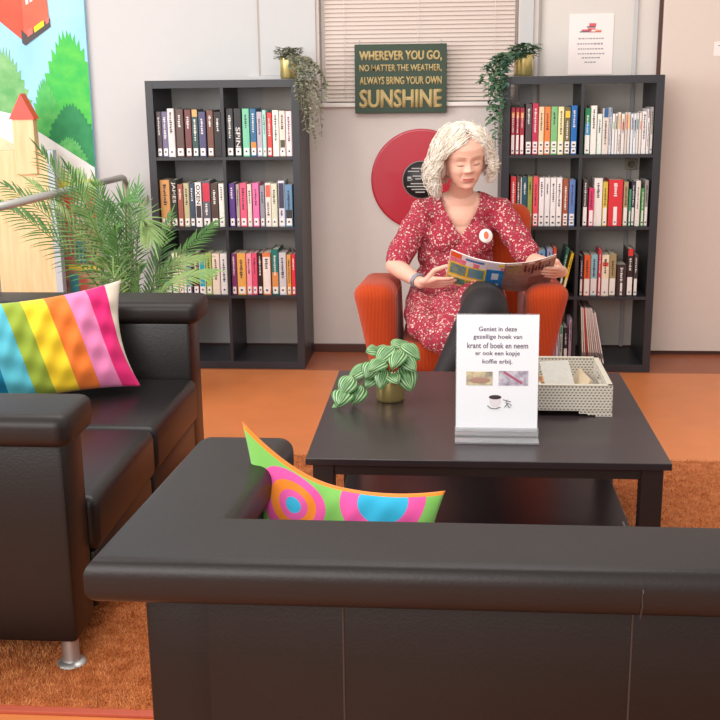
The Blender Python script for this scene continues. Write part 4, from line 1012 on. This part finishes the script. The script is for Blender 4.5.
def face_add(x, z):
    ax = abs(x); d = 0
    rz = interp([(-.036, 0), (-.030, .012), (-.022, .0235), (-.012, .0185), (0, .0125), (.012, .0075), (.024, .003), (.034, 0)], z) if -.036 < z < .034 else 0
    d += rz*gs(x, .0085 if z > -.012 else .0105)
    d += .0085*gs(ax-.0125, .0062)*gs(z+.026, .0065)
    d -= .0075*gs(ax-.028, .016)*gs(z-.010, .0115)
    d += .0068*gs(ax-.030, .0115)*gs(z-.004, .0075)
    d -= .0016*gs(ax-.030, .013)*gs(z+.006, .002)
    d += .0014*gs(ax-.028, .018)*gs(z-.027, .009)
    d += .0055*gs(ax-.040, .016)*gs(z+.026, .018)
    d -= .0022*gs(ax-.026-.25*(-.045-z), .004)*(1 if -.062 < z < -.032 else 0)
    d += .0030*gs(x, .024)*gs(z+.060, .014)
    d += .0040*gs(x, .017)*gs(z+.0560, .0034) - .0012*gs(x, .004)*gs(z+.0525, .003)
    d += .0046*gs(x, .0150)*gs(z+.0660, .0038)
    d -= .0034*gs(x, .020)*gs(z+.0612-4.5*ax*ax, .0017)
    d -= .0030*gs(x, .014)*gs(z+.0770, .0045)
    d += .0045*gs(x, .015)*gs(z+.093, .010)
    return d
def head_mesh(bm):
    NA, NZ = 200, 190; G = []
    for k in range(NZ+1):
        z = -.112 + .236*k/NZ; w_, fr, bk = interp(HWD, z), interp(HFR, z), interp(HBK, z); mid = -.010; row = []
        for i in range(NA):
            a = 2*PI*i/NA; ca, sa = math.cos(a), math.sin(a)
            if ca > 0: # front half, denser there
                x = math.copysign(abs(sa)**.92, sa)*w_; y = mid - (abs(ca)**.80)*(fr+mid)
            else: x = sa*w_; y = mid + (abs(ca)**.9)*max(.002, bk-mid)
            if ca > 0: y -= face_add(x, z)*min(1, ca*2.2)
            row.append(bm.verts.new(hp(x, y, z)))
        G.append(row)
    for a, b_ in zip(G, G[1:]):
        for i in range(NA): bm.faces.new((a[i], a[(i+1) % NA], b_[(i+1) % NA], b_[i]))
    bm.faces.new(G[0][::-1]); bm.faces.new(G[-1])
bm = BM()
head_mesh(bm)
for s in (-1, 1): hell(bm, (s*.070, .012, -.008), (.007, .016, .026)); 
# neck and torso
nk = Vector((.045, -.625, .965))
capsule(bm, [hp(0, .012, -.045), (.054, -.66, 1.015), nk, (.045, -.61, .92)], [.050, .050, .054, .065], 20, 3)
ell(bm, (.045, -.60, .80), (.150, .095, .145)); ell(bm, (.045, -.61, .66), (.125, .095, .13)); ell(bm, (.04, -.62, .55), (.165, .125, .11))
for s in (-1, 1): ell(bm, (.045+s*.072, -.672, .775), (.066, .060, .062))
SL, SR = Vector((-.118, -.61, .884)), Vector((.216, -.61, .892))
capsule(bm, [SL, (.045, -.60, .935), SR], [.050, .060, .050])
capsule(bm, [(-.05, -.615, .905), (.045, -.635, .905), (.14, -.615, .91)], [.045, .05, .045]); ell(bm, (.045, -.62, .865), (.120, .078, .09)); ell(bm, (.047, -.622, .93), (.082, .062, .065))
EL, WL = Vector((-.240, -.775, .672)), Vector((-.118, -.955, .628))
ER, WR = Vector((.352, -.735, .690)), Vector((.470, -.925, .672))
def armc(S, E, W):
    m1 = S.lerp(E, .5); m2 = E.lerp(W, .35); capsule(bm, [S, m1, E, m2, E.lerp(W, .75), W], [.047, .044, .037, .038, .029, .0245], 18, 3)
armc(SL, EL, WL); armc(SR, ER, WR)
# hands: palm plus five separate fingers
def hand(bm, W, K, across, nrm, curl, tips_dir, thumb, scale=1.0):
    """W wrist, K centre of the knuckles, across = index side to little side, nrm = palm side"""
    W, K = Vector(W), Vector(K); f = (K-W).normalized(); across = Vector(across).normalized(); nrm = Vector(nrm).normalized()
    kn = [K - across*.031 - f*.002, K - across*.010 + f*.003, K + across*.011 + f*.001, K + across*.031 - f*.008]
    for k, q in enumerate(kn): capsule(bm, [W + across*(k-1.5)*.010, W.lerp(q, .55)+nrm*.0, q], [.017, .0150, .0105], 12, 2)
    for q, (l, r) in zip(kn, ((.068, .0083), (.076, .0085), (.071, .0081), (.056, .0072))):
        d = Vector(tips_dir).normalized(); l *= scale
        d1 = (f*.5 + d*.5).normalized(); d2 = (d + nrm*curl).normalized(); d3 = (d + nrm*curl*2).normalized()
        a = q + d1*l*.44; b_ = a + d2*l*.32; c_ = b_ + d3*l*.24; capsule(bm, [q, a, b_, c_], [r*1.12, r*1.0, r*.93, r*.8], 12, 2)
    t0 = W.lerp(kn[0], .35) - across*.012; t1, t2 = Vector(thumb[0]), Vector(thumb[1])
    capsule(bm, [t0, t1, t2], [.0145, .0115, .0085], 12, 2)
upv = (LT-LB).normalized()
hand(bm, WL, (-.052, -.985, .636), -upv, -nL, .12, (1, -.12, -.03), ((-.060, -1.000, .690), (-.010, -1.002, .708)))
hand(bm, WR, (.432, -1.035, .688), -(RT-RB).normalized(), -nR, .10, (-1, -.10, .02), ((.440, -1.0, .728), (.395, -.995, .735)), 1.05)
# legs
HL, HRt = Vector((-.05, -.66, .53)), Vector((.135, -.66, .54))
KL, KR = Vector((.205, -1.16, .485)), Vector((.142, -1.205, .565))
AL, AR = Vector((.06, -1.22, .10)), Vector((-.08, -1.42, .24))
LEGS = [([HL, HL.lerp(KL, .5), KL, KL.lerp(AL, .3), KL.lerp(AL, .7), AL], [.090, .082, .070, .058, .042, .034]), ([HRt, HRt.lerp(KR, .5), KR, KR.lerp(AR, .3), KR.lerp(AR, .7), AR], [.092, .094, .091, .070, .044, .034])]
for P, R_ in LEGS: capsule(bm, P, R_, 20, 3)
FT = [([AL, (.06, -1.25, .045), (.06, -1.33, .030), (.06, -1.39, .026)], [.034, .034, .030, .024]), ([AR, (-.09, -1.47, .215), (-.10, -1.53, .17), (-.105, -1.57, .14)], [.034, .033, .029, .022])]
for P, R_ in FT: capsule(bm, P, R_, 14, 2)
body = obj('body', bm, [SKIN, LIPM, CHEEK], person)
eval_mods(body, [('REMESH', dict(mode='VOXEL', voxel_size=.0027)), ('SMOOTH', dict(factor=.5, iterations=2))])
body.data.materials.clear()
for m_ in (SKIN, LIPM, CHEEK): body.data.materials.append(m_)
HRi = HR.inverted(); off = Vector(person.location)
for p in body.data.polygons:
    q = (HRi @ (p.center + off - HC))/HS; q.x /= 1.06; p.material_index = 0; p.use_smooth = True
    if q.y < -.074 and abs(q.x) < .0215:
        hi = .0500 + .0*q.x; up_ = -.0535-.10*abs(q.x)-.0; lo_ = -.0705+.20*abs(q.x)
        if lo_ < q.z < up_ and abs(q.z+.0612-4*q.x*q.x) < .0080*(1-(q.x/.022)**2)**.5: p.material_index = 1
# face details
def fy(x, z): # depth of the face surface at x,z
    w_, fr = interp(HWD, z), interp(HFR, z); sa = min(.999, abs(x)/w_)**(1/.92); ca = math.sqrt(1-sa*sa); return -.010 - (ca**.80)*(fr-.010) - face_add(x, z)*min(1, ca*2.2)
bm = BM()
for s in (-1, 1):
    P = [(s*(.030+x), -.0035-.0012*math.cos(x*110)+abs(x)*.05) for x in (-.013, -.009, -.0045, 0, .0045, .009, .0135)]
    tube(bm, [hp(x, fy(x, z)-.0004, z) for x, z in P], [.0007, .0012, .0015, .0016, .0016, .0013, .0008], 6)
obj('eyelashes', bm, LASH, person)
bm = BM()
for s in (-1, 1):
    P = [(s*(.029+x), .028+.004*math.cos((x-.003)*80)) for x in (-.015, -.009, -.002, .005, .012, .018)]
    tube(bm, [hp(x, fy(x, z)+.0004, z) for x, z in P], [.0009, .0017, .0018, .0016, .0012, .0006], 6)
obj('eyebrows', bm, BROW, person)
# tights
bm = BM()
for P, R_ in LEGS: capsule(bm, P, [r+.004 for r in R_], 24, 3)
for P, R_ in FT: capsule(bm, P, [r+.003 for r in R_], 14, 2)
tg = obj('tights', bm, mat('charcoal_tights', '1f191a', .55, spec=.3, sheen=.05, bump=.1, bscale=500), person)
eval_mods(tg, [('REMESH', dict(mode='VOXEL', voxel_size=.006)), ('SMOOTH', dict(factor=.5, iterations=6))])
bm = BM()
for P in ((Vector((.06, -1.235, .06)), Vector((.06, -1.32, .035)), Vector((.06, -1.40, .030))), (Vector((-.088, -1.45, .23)), Vector((-.10, -1.52, .175)), Vector((-.107, -1.585, .135)))):
    capsule(bm, P, [.036, .038, .030], 14, 2)
for p in ((.06, -1.215, .025),): box(bm, p, (.05, .05, .05), None, .01)
sh = obj('shoes', bm, mat('black_shoe_leather', '1c1a1a', .4), person); eval_mods(sh, [('REMESH', dict(mode='VOXEL', voxel_size=.006)), ('SMOOTH', dict(factor=.5, iterations=3))])
# dress
def floral():
    m = bpy.data.materials.new('red_floral_fabric'); m.use_nodes = True; nt = m.node_tree; b = nt.nodes['Principled BSDF']; b.inputs['Roughness'].default_value = .85; b.inputs['Specular IOR Level'].default_value = .2
    tc = nt.nodes.new('ShaderNodeTexCoord')
    nz = nt.nodes.new('ShaderNodeTexNoise'); nz.inputs['Scale'].default_value = 70; mx0 = nt.nodes.new('ShaderNodeMixRGB'); mx0.inputs[0].default_value = .012
    nt.links.new(tc.outputs['Object'], nz.inputs[0]); nt.links.new(tc.outputs['Object'], mx0.inputs[1]); nt.links.new(nz.outputs['Color'], mx0.inputs[2])
    v = nt.nodes.new('ShaderNodeTexVoronoi'); v.inputs['Scale'].default_value = 135; nt.links.new(mx0.outputs[0], v.inputs[0])
    sp = nt.nodes.new('ShaderNodeSeparateColor'); nt.links.new(v.outputs['Color'], sp.inputs[0])
    r = nt.nodes.new('ShaderNodeValToRGB'); r.color_ramp.interpolation = 'CONSTANT'; e = r.color_ramp.elements
    e[0].position = 0; e[0].color = lin('a23446'); e[1].position = .39; e[1].color = lin('dcbcb0')
    for p_, c_ in ((.55, 'c05064'), (.68, '74605c'), (.74, 'a02c40'), (.86, 'd49494'), (.93, '847468')):
        q = e.new(p_); q.color = lin(c_)
    nt.links.new(sp.outputs[0], r.inputs[0])
    d = nt.nodes.new('ShaderNodeMath'); d.operation = 'GREATER_THAN'; d.inputs[1].default_value = .52; nt.links.new(v.outputs['Distance'], d.inputs[0])
    mx = nt.nodes.new('ShaderNodeMixRGB'); mx.inputs[2].default_value = lin('98303f'); nt.links.new(d.outputs[0], mx.inputs[0]); nt.links.new(r.outputs[0], mx.inputs[1]); nt.links.new(mx.outputs[0], b.inputs[0])
    n2 = nt.nodes.new('ShaderNodeTexNoise'); n2.inputs['Scale'].default_value = 14; nt.links.new(tc.outputs['Object'], n2.inputs[0]); bp = nt.nodes.new('ShaderNodeBump'); bp.inputs['Strength'].default_value = .5; bp.inputs['Distance'].default_value = .02; nt.links.new(n2.outputs[0], bp.inputs['Height']); nt.links.new(bp.outputs[0], b.inputs['Normal'])
    return m
FLO = floral()
bm = BM(); g = .010
ell(bm, (.045, -.60, .80), (.150+g, .095+g, .145+g)); ell(bm, (.045, -.61, .66), (.148+g, .105+g, .13)); ell(bm, (.03, -.63, .60), (.185, .12, .11)); ell(bm, (-.01, -.63, .70), (.135, .10, .13)); ell(bm, (.04, -.63, .55), (.178, .140, .12)); ell(bm, (.045, -.66, .69), (.12, .075, .10)); ell(bm, (.045, -.62, .865), (.137, .096, .105))
for s in (-1, 1): ell(bm, (.045+s*.072, -.674, .772), (.070+g, .064+g, .066+g))
capsule(bm, [SL, (.045, -.60, .930), SR], [.058, .066, .058]); capsule(bm, [(-.05, -.615, .905), (.045, -.640, .905), (.14, -.615, .91)], [.055, .056, .055])
for S, E in ((SL, EL), (SR, ER)): capsule(bm, [S, S.lerp(E, .45), S.lerp(E, .86)], [.062, .063, .058], 20, 3)
capsule(bm, [HL, HL.lerp(KL, .4), (.01, -.98, .515), (.035, -1.12, .505)], [.115, .105, .090, .076], 20, 3)
capsule(bm, [(-.09, -.72, .53), (-.105, -.95, .50), (-.10, -1.08, .475)], [.095, .085, .072], 18, 3)
capsule(bm, [(-.09, -1.08, .475), (-.05, -1.17, .44), (-.02, -1.20, .425)], [.070, .062, .055], 18, 3)
capsule(bm, [(.035, -1.12, .505), (.0, -1.19, .46)], [.076, .06], 18, 3)
capsule(bm, [HRt, HRt.lerp(KR, .45), (.115, -1.02, .565)], [.115, .106, .088], 20, 3)
dress = obj('dress', bm, FLO, person)
eval_mods(dress, [('REMESH', dict(mode='VOXEL', voxel_size=.0055)), ('SMOOTH', dict(factor=.5, iterations=8))])
dress.data.materials.clear(); dress.data.materials.append(FLO)
bm = bmesh.new(); bm.from_mesh(dress.data); kill = []
for v in bm.verts: # folds of cloth
    q = v.co + off; v.co += v.normal*(.0022*math.sin(q.x*60+q.z*38)+.0022*math.sin(q.z*70-q.x*30+q.y*20))
for f in bm.faces:
    q = f.calc_center_median() + off
    # V neckline: opening narrows from the shoulders down to the breastbone
    hw = .082*max(0, min(1, (q.z-.795)/.135))**.85
    cxn = .050
    if q.y < -.60 and q.z > .795 and abs(q.x-cxn) < hw: kill.append(f)
    elif q.z > .925 and abs(q.x-cxn) < .085 and (q-Vector((.047, -.62, q.z))).length < .083: kill.append(f)
bmesh.ops.delete(bm, geom=kill, context='FACES'); bm.to_mesh(dress.data); bm.free()
for p in dress.data.polygons: p.use_smooth = True
# wrist band and badge
bm = BM(); d = (WL-EL).normalized(); cW = EL.lerp(WL, .88); x, y = frame(d)
ringp = [cW + (x*math.cos(a)+y*math.sin(a))*.0295 for a in [2*PI*k/28 for k in range(29)]]
for k in range(3): tube(bm, [p + d*(.007*k-.007) for p in ringp], .0038, 7, caps=False)
obj('bracelet', bm, mat('grey_bracelet', '8c8c98', .4, metal=.3), person, recalc=False)
bdg = Vector((.157, -.757, .800)); bn = Euler((math.radians(78), math.radians(0), math.radians(18))).to_matrix()
bm = BM(); lathe(bm, [(.001, .0035), (.029, .0035), (.031, 0), (.001, 0)], bdg, 30, bn); bo = obj('badge', bm, mat('badge_white', 'f0e8e4', .4), person, label='round white badge with an orange figure')
bm = BM(); ell(bm, bdg + bn @ Vector((0, .003, .004)), (.012, .017, .001), bn, 2); obj('badge_print', bm, mat('badge_orange', 'e8704c', .5), bo)
# curly hair
HAIR = mat('white_blond_hair', 'eee6dc', .65, spec=.25, c2='e0d3c0', nscale=34, sheen=.1)
hr = random.Random(17); bm = BM()
def hair_path(a0, layer, n=26):
    sgn = 1 if a0 > .18 else -1            # parted towards her left
    if .0 < a0 < .3: sgn = hr.choice((1, -1))
    frontish = abs(a0) < 1.15
    amax = sgn*hr.uniform(1.02, 1.3); wide = 1.16 if sgn < 0 else 1.0
    th0 = hr.uniform(.02, .92 if frontish else .45); zb = (-.128 if a0 < .1 and sgn < 0 else -.082) + hr.uniform(-.015, .045)
    R = layer; pts = []; ph = hr.uniform(0, 6); ph2 = hr.uniform(0, 6); cur = hr.uniform(.005, .011); fq = hr.uniform(15, 30)
    for k in range(n+1):
        t = k/n; a = a0
        if frontish: a = a0 + (amax-a0)*min(1, t*2.1)**.7
        top = .132; side = .104; back = .122
        if t < .5:
            th = th0 + (PI/2-th0)*(t/.5); hx = math.sin(th); z = math.cos(th)*top*R + .004
        else:
            q = (t-.5)/.5; hx = 1 + .20*math.sin(q*PI*.75) - .12*q*q; z = .004 + (zb-.004)*q
        x = math.sin(a)*hx*side*R*(1+(wide-1)*min(1, t*1.6)); y = -math.cos(a)*hx*(back if math.cos(a) < 0 else .104)*R + .012
        w_ = cur*min(1, .25+t*1.5)
        p = Vector((x + math.cos(t*fq+ph)*w_, y + math.sin(t*fq+ph2)*w_, z + math.sin(t*fq*1.1+ph)*w_*.8))
        pts.append(hp(*p))
    return pts
for i in range(1350):
    a0 = hr.uniform(-PI, PI); pts = hair_path(a0, hr.uniform(.86, 1.03)); n = len(pts)-1; r0 = hr.uniform(.0016, .0032)
    tube(bm, pts, [r0*(1-.6*(k/n)**2) for k in range(n+1)], 5)
for i in range(420):   # loose curls standing off the outline
    pts = hair_path(hr.uniform(-PI, PI), hr.uniform(1.02, 1.10)); k0 = hr.randint(3, 14); pts = pts[k0:k0+hr.randint(6, 11)]
    q = hr.uniform(.6, 1.2); c0 = pts[0]; pts = [p + (HR @ Vector((math.sin(k*1.1+q*9), math.cos(k*1.3), math.sin(k*.9)))*.0055) for k, p in enumerate(pts)]; tube(bm, pts, .0013, 4)
for c, r in (((0, .038, .045), (.088, .090, .085)), ((-.078, .045, -.02), (.026, .05, .07)), ((.078, .045, -.01), (.024, .05, .06)), ((0, .07, -.03), (.07, .045, .08))):
    hell(bm, c, r, None, 3)
hair = obj('hair', bm, HAIR, person, recalc=False)
for p in hair.data.polygons: p.use_smooth = True
